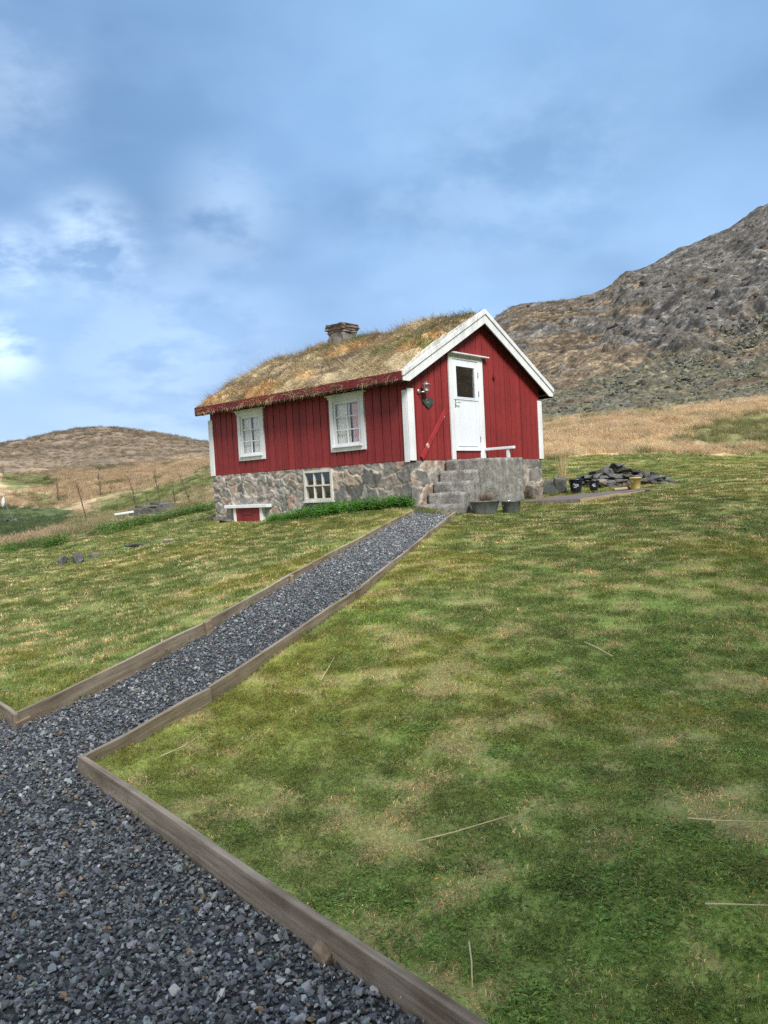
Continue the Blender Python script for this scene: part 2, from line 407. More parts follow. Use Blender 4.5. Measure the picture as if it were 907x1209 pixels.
# the mountain: from its foot at about 48 m up to a crest line some 230 m away
CREST = [(300,560),(350,530),(420,482),(500,428),(560,391),(580,376),(600,363),(620,358),(660,355),(700,348),(722,338),(733,328),(741,322),(755,321),(766,315),(800,298),(840,281),(862,273),(880,261),(895,251),(907,244),(960,218),(1050,185),(1250,150)]
FOOT = [(300,560),(560,520),(640,503),(700,493),(800,482),(907,470),(1000,460),(1250,450)]
def ae(pts):
    q = np.array([ray(*p) for p in pts]); h = np.hypot(q[:,0], q[:,1]); return np.arctan2(q[:,0], q[:,1]), q[:,2]/h
CA, CE = ae(CREST); FA, FE = ae(FOOT); R0 = 48.0
def crest_r(a): return np.interp(a, [-.3, .1, .5, 1.0], [250, 240, 215, 215])
def mount_h(x, y):
    a = np.arctan2(x, y); r = np.hypot(x, y); rc = crest_r(a)
    e0 = np.interp(a, FA, FE); ec = np.interp(a, CA, CE); t = np.log(np.maximum(r, R0)/R0)/np.log(rc/R0)
    s_ = np.where(t < 1, .62*t+.38*t*t, 1-.55*(t-1)-.9*(t-1)**2); return EYE+(e0+(ec-e0)*s_)*r
_lawn_base = base_h
def base_h(x, y):
    x = np.atleast_1d(np.asarray(x, float)); y = np.atleast_1d(np.asarray(y, float))
    z = _lawn_base(x, y); a = np.arctan2(x, y); r = np.hypot(x, y)
    w = sst(44, 52, r)*sst(-.16, -.06, a)
    k = w > 0
    if k.any(): z[k] = z[k]*(1-w[k])+mount_h(x[k], y[k])*w[k]
    return z

# ------------------------------------------------------------------ build the ground sheets
az = np.concatenate([np.linspace(-math.pi, -.85, 70, endpoint=False), np.linspace(-.85, .85, 1250), np.linspace(.85, math.pi, 71)[1:]])
def sheet(r0, r1, nr, azs):
    rr = np.exp(np.linspace(math.log(r0), math.log(r1), nr)); A, Q = np.meshgrid(azs, rr)
    i = np.arange(nr-1)[:, None]*len(azs)+np.arange(len(azs)-1)[None]
    F = np.stack([i, i+1, i+1+len(azs), i+len(azs)], -1).reshape(-1, 4)
    return (np.sin(A)*Q).ravel(), (np.cos(A)*Q).ravel(), F[:, ::-1]
m_ground = attr_mat('ground_turf', var=.3, nscale=3, fine=30)
SPLIT = 46.0
x, y, F = sheet(.35, SPLIT, 430, az)
z = lawn_h(x, y); ing = inpoly(x, y, GRAVEL)
rim_ = (np.minimum(np.minimum(pdist(x, y, EDGE_R), pdist(x, y, EDGE_L)), np.minimum(pdist(x, y, [FR0, FR2]), pdist(x, y, [YL0, YL1]))) < .026) & (y > -2) & (y < 14.3)
z = np.where(ing | rim_, gravel_h(x, y)-.10, z)
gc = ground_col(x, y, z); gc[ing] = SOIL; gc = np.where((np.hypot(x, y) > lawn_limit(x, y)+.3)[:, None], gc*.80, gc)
rr_ = np.hypot(x, y)
z = z+(rr_ > lawn_limit(x, y))*(.10*(fbm(x*1.3, y*1.3, 4, 91)-.4)+.7*(ridged(x*.45, y*.45, 3, 95)-.5)*(np.arctan2(x, y) > .05))*sst(0, 2, rr_-lawn_limit(x, y))
near_edge_z = z[-len(az):]
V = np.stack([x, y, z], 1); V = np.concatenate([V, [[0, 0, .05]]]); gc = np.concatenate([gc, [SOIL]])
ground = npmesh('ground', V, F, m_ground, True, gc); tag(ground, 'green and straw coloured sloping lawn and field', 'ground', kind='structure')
# far land: hill at the left, mountain at the right
x, y, F = sheet(SPLIT, 330, 560, az)
z = base_h(x, y); r = np.hypot(x, y); a = np.arctan2(x, y)
def far_dz(x, y, z):
    r = np.hypot(x, y); a = np.arctan2(x, y); rock, scree, n, n2 = mountain_w(x, y, z)
    mt = sst(.0, .06, a); u = a*150+.45*r; rel = sst(50, 90, r)
    dz = rel*mt*((ridged(u/26, r/40, 4, 81)-.6)*5*sst(70, 140, r)*(1-.6*sst(-25, 0, r-crest_r(a)))+rock*((ridged(u/9, r/26, 4, 82)-.6)*3.0+(fbm(u/2.6, r/7, 4, 83)-.5)*2.4)*(1-.55*sst(-20, 0, r-crest_r(a)))+(fbm(u/4, r/6, 4, 84)-.5)*1.6+(ridged(u/1.6, r/3, 3, 96)-.5)*.7)
    dz += (1-mt)*rel*((fbm(x/14, y/14, 5, 85)-.5)*2.6+(ridged(x/5, y/5, 3, 86)-.5)*.5)
    return dz+scree*mt*(ridged(x*1.1, y*1.1, 2, 87)-.5)*.5
rock, scree, n, n2 = mountain_w(x, y, z); mt = sst(.0, .06, a); u = a*150+.45*r
dz = far_dz(x, y, z)
z = z+dz; z[:len(az)] = near_edge_z
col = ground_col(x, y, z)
tan = np.array([.215,.168,.112])*(.65+.7*fbm(x/3, y/5, 5, 88))[:, None]
tan = mix(tan, np.array([.105,.078,.055]), sst(.48, .62, fbm(x/7, y/12, 5, 89))*.75)
rk = np.array([.092,.086,.076])*(.35+1.3*fbm(u/2.2, r/4, 5, 90))[:, None]
rk = mix(rk, np.array([.25,.25,.25]), sst(.60, .72, fbm(u*.9, r*.6, 3, 92))*.4)
sr = np.array([.115,.112,.075])*(.6+.8*fbm(x*.8, y*.8, 3, 93))[:, None]
mc = mix(tan, sr, scree*.85); mc = mix(mc, rk, rock*.95)
edge = sst(46.5, 49, r+(fbm(x*.4, y*.4, 3, 94)-.5)*5)*mt
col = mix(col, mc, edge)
V = np.stack([x, y, z], 1); fa = a[F].mean(1)
m_mt = attr_mat('mountain_ground', var=.62, nscale=.42, fine=1.9, bstr=1.0, bdist=.8)
nt = m_mt.node_tree; b = nt.nodes['Principled BSDF']; src = b.inputs['Base Color'].links[0].from_socket
for sc_v, lo_, hi_ in ((.55, .74, 1.26), (1.5, .74, 1.28)):
    vo = nt.nodes.new('ShaderNodeTexVoronoi'); vo.inputs['Scale'].default_value = sc_v; nt.links.new(tex(nt, 'World', (1, 1, .6)), vo.inputs['Vector'])
    sx_ = nt.nodes.new('ShaderNodeSeparateColor'); nt.links.new(vo.outputs['Color'], sx_.inputs[0])
    src = mixc(nt, 1, src, ramp(nt, sx_.outputs[0], [(0, (lo_,)*3), (1, (hi_,)*3)]), 'MULTIPLY')
nt.links.new(src, b.inputs['Base Color'])
m_hill = attr_mat('heath_ground', var=.34, nscale=.5, fine=2.4, bstr=.8, bdist=.5)
for nm, sel, lab in (('hill', fa <= .03, 'rounded heather brown hill'), ('mountain', fa > .03, 'rocky mountain slope with tan grass')):
    f = F[sel]; used = np.unique(f); mp = np.zeros(len(V), np.int64); mp[used] = np.arange(len(used))
    tag(npmesh(nm, V[used], mp[f], m_hill if nm == 'hill' else m_mt, True, col[used]), lab, nm, kind='structure')
# sheet to the horizon below everything
hs = MB().add([(-2500,-2500,-14),(2500,-2500,-14),(2500,2500,-14),(-2500,2500,-14)], [(0,1,2,3)])
tag(hs.build('terrain', simple('far_land', [(.3,(.10,.10,.05)),(.7,(.2,.16,.09))], .02, bstr=0)), 'far low land', 'terrain', kind='structure')

# gravel sheet
m_gbase = simple('gravel_bed', [(.35,(.03,.033,.036)),(.65,(.11,.12,.13))], 60, bstr=.8, bdist=.02, coord='World')
ys = np.concatenate([np.linspace(-4, 5.2, 90), np.linspace(5.3, 14.1, 120)])
V = []; F = []
LX = lambda yy: np.interp(yy, [p[1] for p in EDGE_L], [p[0] for p in EDGE_L])
RX = lambda yy: np.interp(yy, [p[1] for p in EDGE_R], [p[0] for p in EDGE_R])
def yard_lim(yy):
    # left and right limits of the gravel at this depth
    fr = lambda q: FR0[0]+(FR0[1]-q)/(FR0[1]-FR2[1])*(FR2[0]-FR0[0])
    yl = lambda q: YL0[0]+(YL0[1]-q)/(YL1[1]-YL0[1])*(YL0[0]-YL1[0])
    lo = -12 if yy < YL0[1] else LX(yy)
    hi = fr(yy) if yy < FR0[1] else RX(yy)
    return lo, min(hi, 4.0)
nx = 80
for yy in ys:
    lo, hi = yard_lim(yy); lo = max(lo, -7.5) if yy < YL0[1] else lo
    xs = np.linspace(lo, hi, nx); V.append(np.stack([xs, np.full(nx, yy), gravel_h(xs, np.full(nx, yy))-.006], 1))
V = np.concatenate(V); i = np.arange(len(ys)-1)[:, None]*nx+np.arange(nx-1)[None]
F = np.stack([i, i+1, i+1+nx, i+nx], -1).reshape(-1, 4)
tag(npmesh('path', V, F, m_gbase, True), 'dark grey crushed gravel path and yard', 'path', kind='structure')

# ------------------------------------------------------------------ gravel stones (stuff)
m_stone = inst_mat('gravel_stone', .75, 0, .35)
stones = []
for k in range(12):
    me, _ = rock_mesh('gravel_stone', 100+k, 1, random.uniform(.6, 1), random.uniform(.45, .75), m_stone, 0, 13, pw=.8)
    a_ = me.attributes.new('tint', 'FLOAT_COLOR', 'POINT'); a_.data.foreach_set('color', np.ones(len(me.vertices)*4, np.float32))
    stones.append(bpy.data.objects.new('gravel_stone', me))
gp = []
def sample_gravel(x0, x1, y0, y1, dens):
    n_ = int((x1-x0)*(y1-y0)*dens); X = rng.uniform(x0, x1, n_); Y = rng.uniform(y0, y1, n_)
    k = inpoly(X, Y, GRAVEL); return X[k], Y[k]
X1, Y1 = sample_gravel(-4.2, 1.6, 1.0, 3.4, 5600); X2, Y2 = sample_gravel(-5, 1, 3.4, 5.6, 4200); X3, Y3 = sample_gravel(-4, 1.6, 5.6, 14.2, 3000)
X = np.concatenate([X1, X2, X3]); Y = np.concatenate([Y1, Y2, Y3]); n_ = len(X)
S = np.clip(rng.lognormal(math.log(.0168), .42, n_), .007, .045)
Z = gravel_h(X, Y)+rng.uniform(-.006, .010, n_)
g0 = np.clip(rng.lognormal(math.log(.170), .46, n_), .02, .45)[:, None]
gcol = g0*np.array([.93,1.0,1.08])*(1+rng.normal(0, .05, (n_, 3)))
pick = rng.random(n_); gcol[pick < .05] = np.array([.5,.5,.5])*rng.uniform(.7, 1.2, ((pick < .05).sum(), 1)); w_ = (pick > .05) & (pick < .075); gcol[w_] = np.array([.34,.24,.15])*rng.uniform(.6, 1.2, (w_.sum(), 1))
o = scatter('gravel', np.stack([X, Y, Z], 1), rng.uniform(0, 6.28, (n_, 3))*np.array([.12,.12,1]), S[:, None]*rng.uniform(.75, 1.3, (n_, 3)), rng.integers(0, 12, n_), stones, gcol)
tag(o, 'loose dark grey gravel stones with a few pale ones', 'gravel', kind='stuff')

# ------------------------------------------------------------------ lawn tufts (stuff)
m_blade = inst_mat('grass_blade', .65, .5, .25)
pr = np.random.default_rng(5)
T = []
for k in range(5):    # 0-4 ordinary short grass
    V, F = blades(60, .085, .018, .050, .0031, 1.5, pr); T.append(proto("grass_tuft", V, F, m_blade, blade_tint(60, pr, .5, 1.5, 5, .14, .09)))
for k in range(3):    # 5-7 mossy very short
    V, F = blades(60, .080, .008, .026, .0034, 1.5, pr); T.append(proto('moss_tuft', V, F, m_blade, blade_tint(60, pr, .6, 1.4, 5, .14, .04)))
for k in range(4):    # 8-11 dry
    V, F = blades(52, .080, .02, .062, .0030, 1.9, pr, .3); T.append(proto('dry_tuft', V, F, m_blade, blade_tint(52, pr, .5, 1.4, 5, .03)))
def leaves(n, spread, size, r):
    V = []; F = []
    for i in range(n):
        x0, y0 = r.normal(0, spread/2, 2); a_ = r.uniform(0, 6.28); s_ = size*r.uniform(.5, 1.2); h = r.uniform(.010, .045); tl = r.uniform(-.2, .7)
        d = np.array([math.cos(a_), math.sin(a_)]); q = np.array([-d[1], d[0]]); b = len(V)
        wd = s_*r.uniform(.25, .5)
        for t, w in ((0, .05), (.35, 1), (.35, -1), (.75, .8), (.75, -.8), (1, 0)):
            V.append([x0+d[0]*t*s_+q[0]*w*wd*.5, y0+d[1]*t*s_+q[1]*w*wd*.5, h+tl*s_*t*(1-.6*t)])
        F += [[b, b+1, b+2], [b+1, b+3, b+4], [b+1, b+4, b+2], [b+3, b+5, b+4]]
    return np.array(V), np.array(F)
for k in range(4):    # 12-15 broad leaved weeds
    V, F = leaves(34, .085, .021, pr); V2, F2 = blades(26, .085, .03, .065, .0036, 1.35, pr); T.append(proto('weed_tuft', np.concatenate([V, V2]), np.concatenate([F, F2+len(V)]), m_blade, np.concatenate([blade_tint(34, pr, .5, 1.6, 6, .10), blade_tint(26, pr, .7, 1.7, 5, .14, .16)])))
TX = []; TY = []; TS = []
for (r0, r1, dens, sc) in ((.7, 3.6, 620, .95), (3.6, 6, 380, 1.1), (6, 10, 190, 1.35), (10, 17, 80, 1.8), (17, 30, 36, 2.6)):
    aw = 1.15 if r0 < 9 else .78
    ar = 2*aw*(r1**2-r0**2)/2; n_ = int(ar*dens)
    A_ = rng.uniform(-aw, aw, n_); Q = np.sqrt(rng.uniform(r0*r0, r1*r1, n_))
    TX.append(np.sin(A_)*Q); TY.append(np.cos(A_)*Q); TS.append(np.full(n_, sc))
X = np.concatenate(TX); Y = np.concatenate(TY); S = np.concatenate(TS)
k = ~inpoly(X, Y, GRAVEL) & (np.hypot(X, Y) < lawn_limit(X, Y)-.2) & (pdist(X, Y, EDGE_R) > .075) & (pdist(X, Y, EDGE_L) > .075) & (pdist(X, Y, [FR0, FR2]) > .085)
HX, HY, HROT = .5456, 14.5232, R(48.456); HW, HL = 4.933, 6.247
def house_uv(x, y):
    dx, dy = x-HX, y-HY; c_, s_ = math.cos(HROT), math.sin(HROT); return dx*c_+dy*s_, -dx*s_+dy*c_
hx, hy = house_uv(X, Y); k &= ~((hx > -.08) & (hx < HW+.1) & (hy > -.95) & (hy < HL+.1) & ((hy > -.05) | ((hx > .0) & (hx < 2.75))))
X, Y, S = X[k], Y[k], S[k]; n_ = len(X); r_ = np.hypot(X, Y)
dry, lush, moss = lawn_w(X, Y)
cell = rng.random(n_)
idx = rng.integers(0, 5, n_); idx = np.where(cell < moss*.9, rng.integers(5, 8, n_), idx)
isl = (rng.random(n_) < lush*.5*(1-sst(6, 10, r_))); idx = np.where(isl, rng.integers(12, 16, n_), idx)
isd = (rng.random(n_) < dry*.92+.15); idx = np.where(isd, rng.integers(8, 12, n_), idx)
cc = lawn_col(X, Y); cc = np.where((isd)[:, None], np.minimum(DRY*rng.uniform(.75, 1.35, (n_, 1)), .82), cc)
mm = (idx >= 5) & (idx < 8); cc = np.where(mm[:, None], mix(GRASS[None]*np.ones((n_, 1)), MOSS, np.clip(moss+.2, 0, 1))*(1.3-.5*sst(4.5, 14, r_))[:, None], cc)  # moss tufts carry the same near brightening against blade shading in their colour
ll = idx >= 12; cc = np.where(ll[:, None], LUSH*rng.uniform(.9, 1.6, (n_, 1)), cc)
cc = cc*rng.uniform(.72, 1.3, (n_, 1))*(1+rng.normal(0, .05, (n_, 1))*np.array([1.0, 0, .3]))
rot = np.stack([rng.normal(0, .06, n_), rng.normal(0, .06, n_), rng.uniform(0, 6.28, n_)], 1)
sc3 = np.stack([S, S, np.minimum(S, 1.5)*rng.uniform(.5, .98, n_)*(.72+.28*sst(4, 9, r_))], 1)
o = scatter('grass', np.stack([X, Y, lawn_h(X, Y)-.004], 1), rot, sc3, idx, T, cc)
tag(o, 'short mown lawn grass with moss, weeds and dry patches', 'grass', kind='stuff')

# ------------------------------------------------------------------ tall dry straw (stuff)
ST = []
for k in range(6):
    V, F = blades(60, .34, .25, .62, .012, 1.75, pr, .75); ST.append(proto('straw_clump', V, F, m_blade, blade_tint(60, pr, .6, 1.25, hue=.06)))
SLAB_SPOT = wpoly([(134,620),(208,613),(212,602),(150,605)])
def polar_pts(a0, a1, r0, r1, dens):
    n_ = int((a1-a0)*(r1*r1-r0*r0)/2*dens); A_ = rng.uniform(a0, a1, n_); Q = np.sqrt(rng.uniform(r0*r0, r1*r1, n_)); return np.sin(A_)*Q, np.cos(A_)*Q
x1, y1 = polar_pts(.10, .62, 23, 49.5, 22); x2, y2 = polar_pts(-.62, .1, 22, 96, 6.5)
X = np.concatenate([x1, x2]); Y = np.concatenate([y1, y2]); r_ = np.hypot(X, Y); a_ = np.arctan2(X, Y)
gcl = ground_col(X, Y, Y*0)
strawness = np.clip((gcl[:, 0]-gcl[:, 1])/.13, 0, 1)
hx, hy = house_uv(X, Y)
k = (r_ > lawn_limit(X, Y)-.1+rng.normal(0, .35, len(X))) & (rng.random(len(X)) < .32+.68*strawness**1.5) & ~inpoly(X, Y, SLAB_SPOT) & ~((hx > -.4) & (hx < HW+.4) & (hy > -.4) & (hy < HL+.4))
X, Y, gcl, r_ = X[k], Y[k], gcl[k], r_[k]; n_ = len(X)
def land_z(X, Y):
    z = base_h(X, Y); r = np.hypot(X, Y); a = np.arctan2(X, Y); lim = lawn_limit(X, Y)
    z = z+(r > lim)*(r < SPLIT)*(.10*(fbm(X*1.3, Y*1.3, 4, 91)-.4)+.7*(ridged(X*.45, Y*.45, 3, 95)-.5)*(np.arctan2(X, Y) > .05))*sst(0, 2, r-lim); return z
S = rng.uniform(.7, 1.15, n_)*np.where(X > 0, 1.0, 1.15)
rot = np.stack([rng.normal(0, .25, n_), rng.normal(0, .25, n_), rng.uniform(0, 6.28, n_)], 1)
cc = np.clip(gcl*rng.uniform(.8, 1.35, (n_, 1)), 0, .78)
o = scatter('straw', np.stack([X, Y, land_z(X, Y)-.04], 1), rot, np.stack([S, S, S*rng.uniform(.5, .9, n_)], 1), rng.integers(0, 6, n_), ST, cc)
tag(o, 'matted pale tan dry grass on the banks behind the lawn', 'dry grass', kind='stuff')

# ------------------------------------------------------------------ scree boulders on the slope (stuff)
m_scree = inst_mat('scree_stone', .9, 0, .2, .6)
SK = []
for k in range(8):
    me, _ = rock_mesh('scree_stone', 300+k, 1, random.uniform(.6, .95), random.uniform(.4, .7), m_scree, 0, 14, pw=.7)
    a_ = me.attributes.new('tint', 'FLOAT_COLOR', 'POINT'); a_.data.foreach_set('color', np.ones(len(me.vertices)*4, np.float32)); SK.append(bpy.data.objects.new('scree_stone', me))
X, Y = polar_pts(.12, .6, 46.5, 112, 11.0); zb = base_h(X, Y); rk_, sc_, _n1, _n2 = mountain_w(X, Y, zb)
k = rng.random(len(X)) < np.clip(sc_*.9+rk_*.10+.02, 0, 1); X, Y, zb = X[k], Y[k], zb[k]; n_ = len(X)
S = np.clip(rng.lognormal(math.log(.30), .45, n_), .12, 1.1)*(.8+Y/220)
cc = np.array([.098,.10,.088])*np.clip(rng.lognormal(0, .32, (n_, 1)), .45, 2.0)*(1+rng.normal(0, .05, (n_, 3)))
gsel = rng.random(n_) < .35; cc[gsel] = np.array([.125,.125,.072])*rng.uniform(.7, 1.2, (gsel.sum(), 1))
o = scatter('scree', np.stack([X, Y, zb+.02], 1), np.stack([rng.normal(0, .4, n_), rng.normal(0, .4, n_), rng.uniform(0, 6.28, n_)], 1), S[:, None]*rng.uniform(.7, 1.3, (n_, 3)), rng.integers(0, 8, n_), SK, cc)
tag(o, 'lichen grey boulders of a scree below the cliff', 'scree', kind='stuff')


# rock outcrops breaking through the slope, and tussocks on the mountain and the hill (stuff)
X, Y = polar_pts(.08, .64, 66, 236, .62); zb = base_h(X, Y); rk_, sc_, _n1, _n2 = mountain_w(X, Y, zb); Q = np.hypot(X, Y)
k = (rng.random(len(X)) < rk_*.34) & (Q < crest_r(np.arctan2(X, Y))-2); X, Y, zb, Q = X[k], Y[k], zb[k], Q[k]; n_ = len(X)
S = np.clip(rng.lognormal(math.log(1.15), .55, n_), .4, 4.2)*(Q/150)**.5
cc = np.array([.105,.098,.086])*np.clip(rng.lognormal(0, .34, (n_, 1)), .4, 1.6)*(1+rng.normal(0, .04, (n_, 3)))
o = scatter('outcrops', np.stack([X, Y, zb+far_dz(X, Y, zb)-.22*S], 1), np.stack([rng.normal(.35, .35, n_), rng.normal(0, .4, n_), rng.uniform(0, 6.28, n_)], 1), S[:, None]*rng.uniform(.6, 1.3, (n_, 3))*np.array([1, 1, 1.25]), rng.integers(0, 8, n_), SK, cc)
tag(o, 'grey rock outcrops breaking through the mountain slope', 'outcrops', kind='stuff')
x1, y1 = polar_pts(.08, .64, 52, 238, .95); x2, y2 = polar_pts(-.62, .03, 84, 168, 1.15); X = np.concatenate([x1, x2]); Y = np.concatenate([y1, y2]); zb = base_h(X, Y); Q = np.hypot(X, Y)
rk_, sc_, _n1, _n2 = mountain_w(X, Y, zb); k = (X < Y*.03) | (rng.random(len(X)) < (1-rk_)*(1-sc_*.6)); X, Y, zb, Q = X[k], Y[k], zb[k], Q[k]; n_ = len(X)
dk = fbm(X/8, Y/8, 4, 120)[:, None]; cc = np.where(dk > .56, np.where(X[:, None] > 0, np.array([[.165,.128,.092]]), np.array([[.225,.178,.125]])), np.where(X[:, None] > 0, np.array([[.26,.21,.14]]), np.array([[.285,.228,.155]])))*np.clip(rng.lognormal(0, .28, (n_, 1)), .5, 1.9)
S = rng.uniform(.8, 1.7, n_)*np.clip(Q/130, .6, 1.5)
o = scatter('tussocks', np.stack([X, Y, zb+far_dz(X, Y, zb)-.05], 1), np.stack([rng.normal(0, .3, n_), rng.normal(0, .3, n_), rng.uniform(0, 6.28, n_)], 1), np.stack([S, S, S*rng.uniform(.5, .9, n_)], 1), rng.integers(0, 6, n_), ST, cc)
tag(o, 'brown heather and grass tussocks on the far slopes', 'tussocks', kind='stuff')

# ================================================================== THE CABIN
def wood_paint(name, c, dirt=.25, scale=2.2, rough=.6):
    m, nt, b = mat_new(name, rough, 0, .3)
    v = tex(nt, 'Object', (6, 6, 1)); n1 = noise(nt, v, scale*3, 6, .65); n2 = noise(nt, tex(nt, 'Object'), .9, 5, .6)
    c = np.array(c); k1 = ramp(nt, n1, [(.3, tuple(c*(1-dirt))), (.6, tuple(c)), (.8, tuple(np.minimum(c*(1+dirt*.6), .9)))])
    cc = mixc(nt, 1, k1, ramp(nt, n2, [(.3, (1-dirt*.8,)*3), (.6, (1.05,)*3)]), 'MULTIPLY'); n9 = noise(nt, tex(nt, 'Object', (4.7, 4.7, .02)), 1.0, 1, .5); cc = mixc(nt, 1, cc, ramp(nt, n9, [(.3, (1-dirt*.8,)*3), (.7, (1+dirt*.5,)*3)]), 'MULTIPLY')
    nt.links.new(cc, b.inputs['Base Color']); bump(nt, b, n1, .25, .004); return m
m_red = wood_paint('red_paint', (.245,.028,.030), .26); m_redf = wood_paint('red_fascia', (.175,.019,.024), .35)
m_white = wood_paint('white_paint', (.69,.71,.735), .12); m_whitew = wood_paint('weathered_white_paint', (.66,.67,.65), .32)
m_door = wood_paint('door_paint', (.68,.72,.78), .06)
m_dark = simple('dark_boards', [(.3,(.012,.010,.010)),(.7,(.03,.024,.022))], 8)
m_room = simple('room_lining', [(.3,(.22,.19,.15)),(.7,(.32,.28,.22))], 3)
m_bark, nt, b = mat_new('birch_bark', .8)
nt.links.new(ramp(nt, noise(nt, tex(nt, 'Object', (4,4,4)), 7, 5, .7), [(.50,(.012,.011,.011)),(.60,(.02,.02,.02)),(.66,(.6,.58,.55))]), b.inputs['Base Color'])
m_glass, nt, b = mat_new('window_glass', .03, 0, .5)
b.inputs['Base Color'].default_value = (.03,.035,.04,1)
tr = nt.nodes.new('ShaderNodeBsdfTransparent'); gl = nt.nodes.new('ShaderNodeBsdfGlossy'); gl.inputs['Roughness'].default_value = .03
lw = nt.nodes.new('ShaderNodeLayerWeight'); lw.inputs[0].default_value = .35
mxg = nt.nodes.new('ShaderNodeMixShader'); mr = nt.nodes.new('ShaderNodeMath'); mr.operation = 'MULTIPLY_ADD'; mr.inputs[1].default_value = .8; mr.inputs[2].default_value = .05; pw_ = nt.nodes.new('ShaderNodeMath'); pw_.operation = 'POWER'; pw_.inputs[1].default_value = 4; nt.links.new(lw.outputs['Facing'], pw_.inputs[0]); nt.links.new(pw_.outputs[0], mr.inputs[0]); lw.inputs[0].default_value = .5
nt.links.new(mr.outputs[0], mxg.inputs[0]); nt.links.new(tr.outputs[0], mxg.inputs[1]); nt.links.new(gl.outputs[0], mxg.inputs[2]); nt.links.new(mxg.outputs[0], nt.nodes['Material Output'].inputs[0])
m_curt = simple('curtain_cloth', [(.3,(.62,.63,.60)),(.7,(.78,.78,.75))], 5, (8,8,1), bstr=.3)
m_curt2 = simple('rose_curtain_cloth', [(.3,(.60,.42,.44)),(.7,(.72,.50,.50))], 5, (8,8,1), bstr=.3)
m_zinc = simple('galvanised_zinc', [(.3,(.085,.095,.105)),(.55,(.15,.165,.18)),(.75,(.23,.25,.27))], 9, rough=.5, metal=.35, spec=.5, bstr=.25, bdist=.004)
m_steel = simple('galvanised_steel', [(.3,(.35,.36,.37)),(.7,(.55,.56,.57))], 12, rough=.35, metal=.8, bstr=.05)
m_handle = simple('brushed_metal', [(.3,(.4,.4,.4)),(.7,(.6,.6,.6))], 20, rough=.3, metal=.9, bstr=0)

ZB = 1.15                                                       # board base above the empty
ZW = EYE+.4712-ZB
cabin = empty('cabin', (HX, HY, ZW), HROT, 'small red wooden cabin with a grass roof and white trimmed door', 'cabin')
W, L, E_, O_ = HW, HL, .338, .19
SL = .535; ZA = 3.16; ZE = ZA-SL*(W/2+E_)
def top_z(x): return ZA-.20-SL*abs(x-W/2)                        # underside of the roof deck
BT = .026
def segs(z0, z1, ops):
    out_ = [(z0, z1)]
    for a_, b_ in sorted(ops):
        nx_ = []
        for p, q in out_:
            if b_ <= p or a_ >= q: nx_.append((p, q)); continue
            if a_ > p: nx_.append((p, a_))
            if b_ < q: nx_.append((b_, q))
        out_ = nx_
    return [s_ for s_ in out_ if s_[1]-s_[0] > .005]
def wall_gable(y0, sgn, opening, name, pitch=.212):
    back = MB(); front = MB(); r = random.Random(3)
    xs = sorted(set([0, W/2, W]+([opening[0], opening[1]] if opening else [])))
    for a_, b_ in zip(xs[:-1], xs[1:]):
        ops = [(opening[2], opening[3])] if opening and a_ >= opening[0]-1e-6 and b_ <= opening[1]+1e-6 else []
        for p, q in segs(0, 9, ops):
            ta, tb = (top_z(a_), top_z(b_)) if q >= 9 else (q, q)
            back.prism([(a_, ZB+p), (b_, ZB+p), (b_, ZB+tb), (a_, ZB+ta)], 1, y0, y0+sgn*.08)
    n_ = int(round(W/pitch)); pw = W/n_
    for i in range(n_):
        cuts = [i*pw+.009, (i+1)*pw-.009]
        if cuts[0] < W/2 < cuts[1]: cuts.insert(1, W/2)
        o_ = r.uniform(-.004, .004)
        for a_, b_ in zip(cuts[:-1], cuts[1:]):
            if opening and opening[0] < b_ and opening[1] > a_:
                parts = [(a_, min(b_, opening[0]), False), (max(a_, opening[0]), min(b_, opening[1]), True), (max(a_, opening[1]), b_, False)]
            else: parts = [(a_, b_, False)]
            for p, q, hit in parts:
                if q-p < .006: continue
                for z0, z1 in segs(-.02+r.uniform(-.006,.006), 9, [(opening[2], opening[3])] if hit else []):
                    ta, tb = (top_z(p), top_z(q)) if z1 >= 9 else (z1, z1)
                    front.prism([(p, ZB+z0), (q, ZB+z0), (q, ZB+tb), (p, ZB+ta)], 1, y0-sgn*.001, y0-sgn*(BT+o_))
    w_ = front.build(name, m_red, cabin, .003); lin = back.build('backing', m_room, w_)
    return w_
def wall_side(x0, sgn, openings, name, pitch=.212):
    back = MB(); front = MB(); r = random.Random(4); H = top_z(0)
    ys_ = sorted(set([.083, L-.083]+[v for o_ in openings for v in o_[:2]]))
    for a_, b_ in zip(ys_[:-1], ys_[1:]):
        ops = [o_[2:] for o_ in openings if a_ >= o_[0]-1e-6 and b_ <= o_[1]+1e-6]
        for p, q in segs(0, H, ops): back.box(x0, a_, ZB+p, x0+sgn*.08, b_, ZB+q)
    n_ = int(round(L/pitch)); pw = L/n_
    for i in range(n_):
        a_, b_ = i*pw+.009, (i+1)*pw-.009; o_ = r.uniform(-.004, .004); zz0 = -.02+r.uniform(-.008, .008)
        cut = sorted([a_, b_]+[v for q in openings for v in q[:2] if a_ < v < b_])
        for p, q in zip(cut[:-1], cut[1:]):
            if q-p < .006: continue
            ops = [t_[2:] for t_ in openings if (p+q)/2 > t_[0] and (p+q)/2 < t_[1]]
            for z0, z1 in segs(zz0, H, ops): front.box(x0-sgn*.001, p, ZB+z0, x0-sgn*(BT+o_), q, ZB+z1)
    w_ = front.build(name, m_red, cabin, .003); back.build('backing', m_room, w_); return w_
WIN = [(4.2026+.09, 5.1469-.09, .36, 1.33), (1.086+.09, 2.0655-.09, .36, 1.33)]
DOOR = (1.3052+.10, 2.5249-.16, .17, 2.06)
wall_gable(0, 1, DOOR, 'gable_wall'); wall_gable(L, -1, None, 'gable_wall')
wall_side(0, 1, WIN, 'side_wall'); wall_side(W, -1, [], 'side_wall')
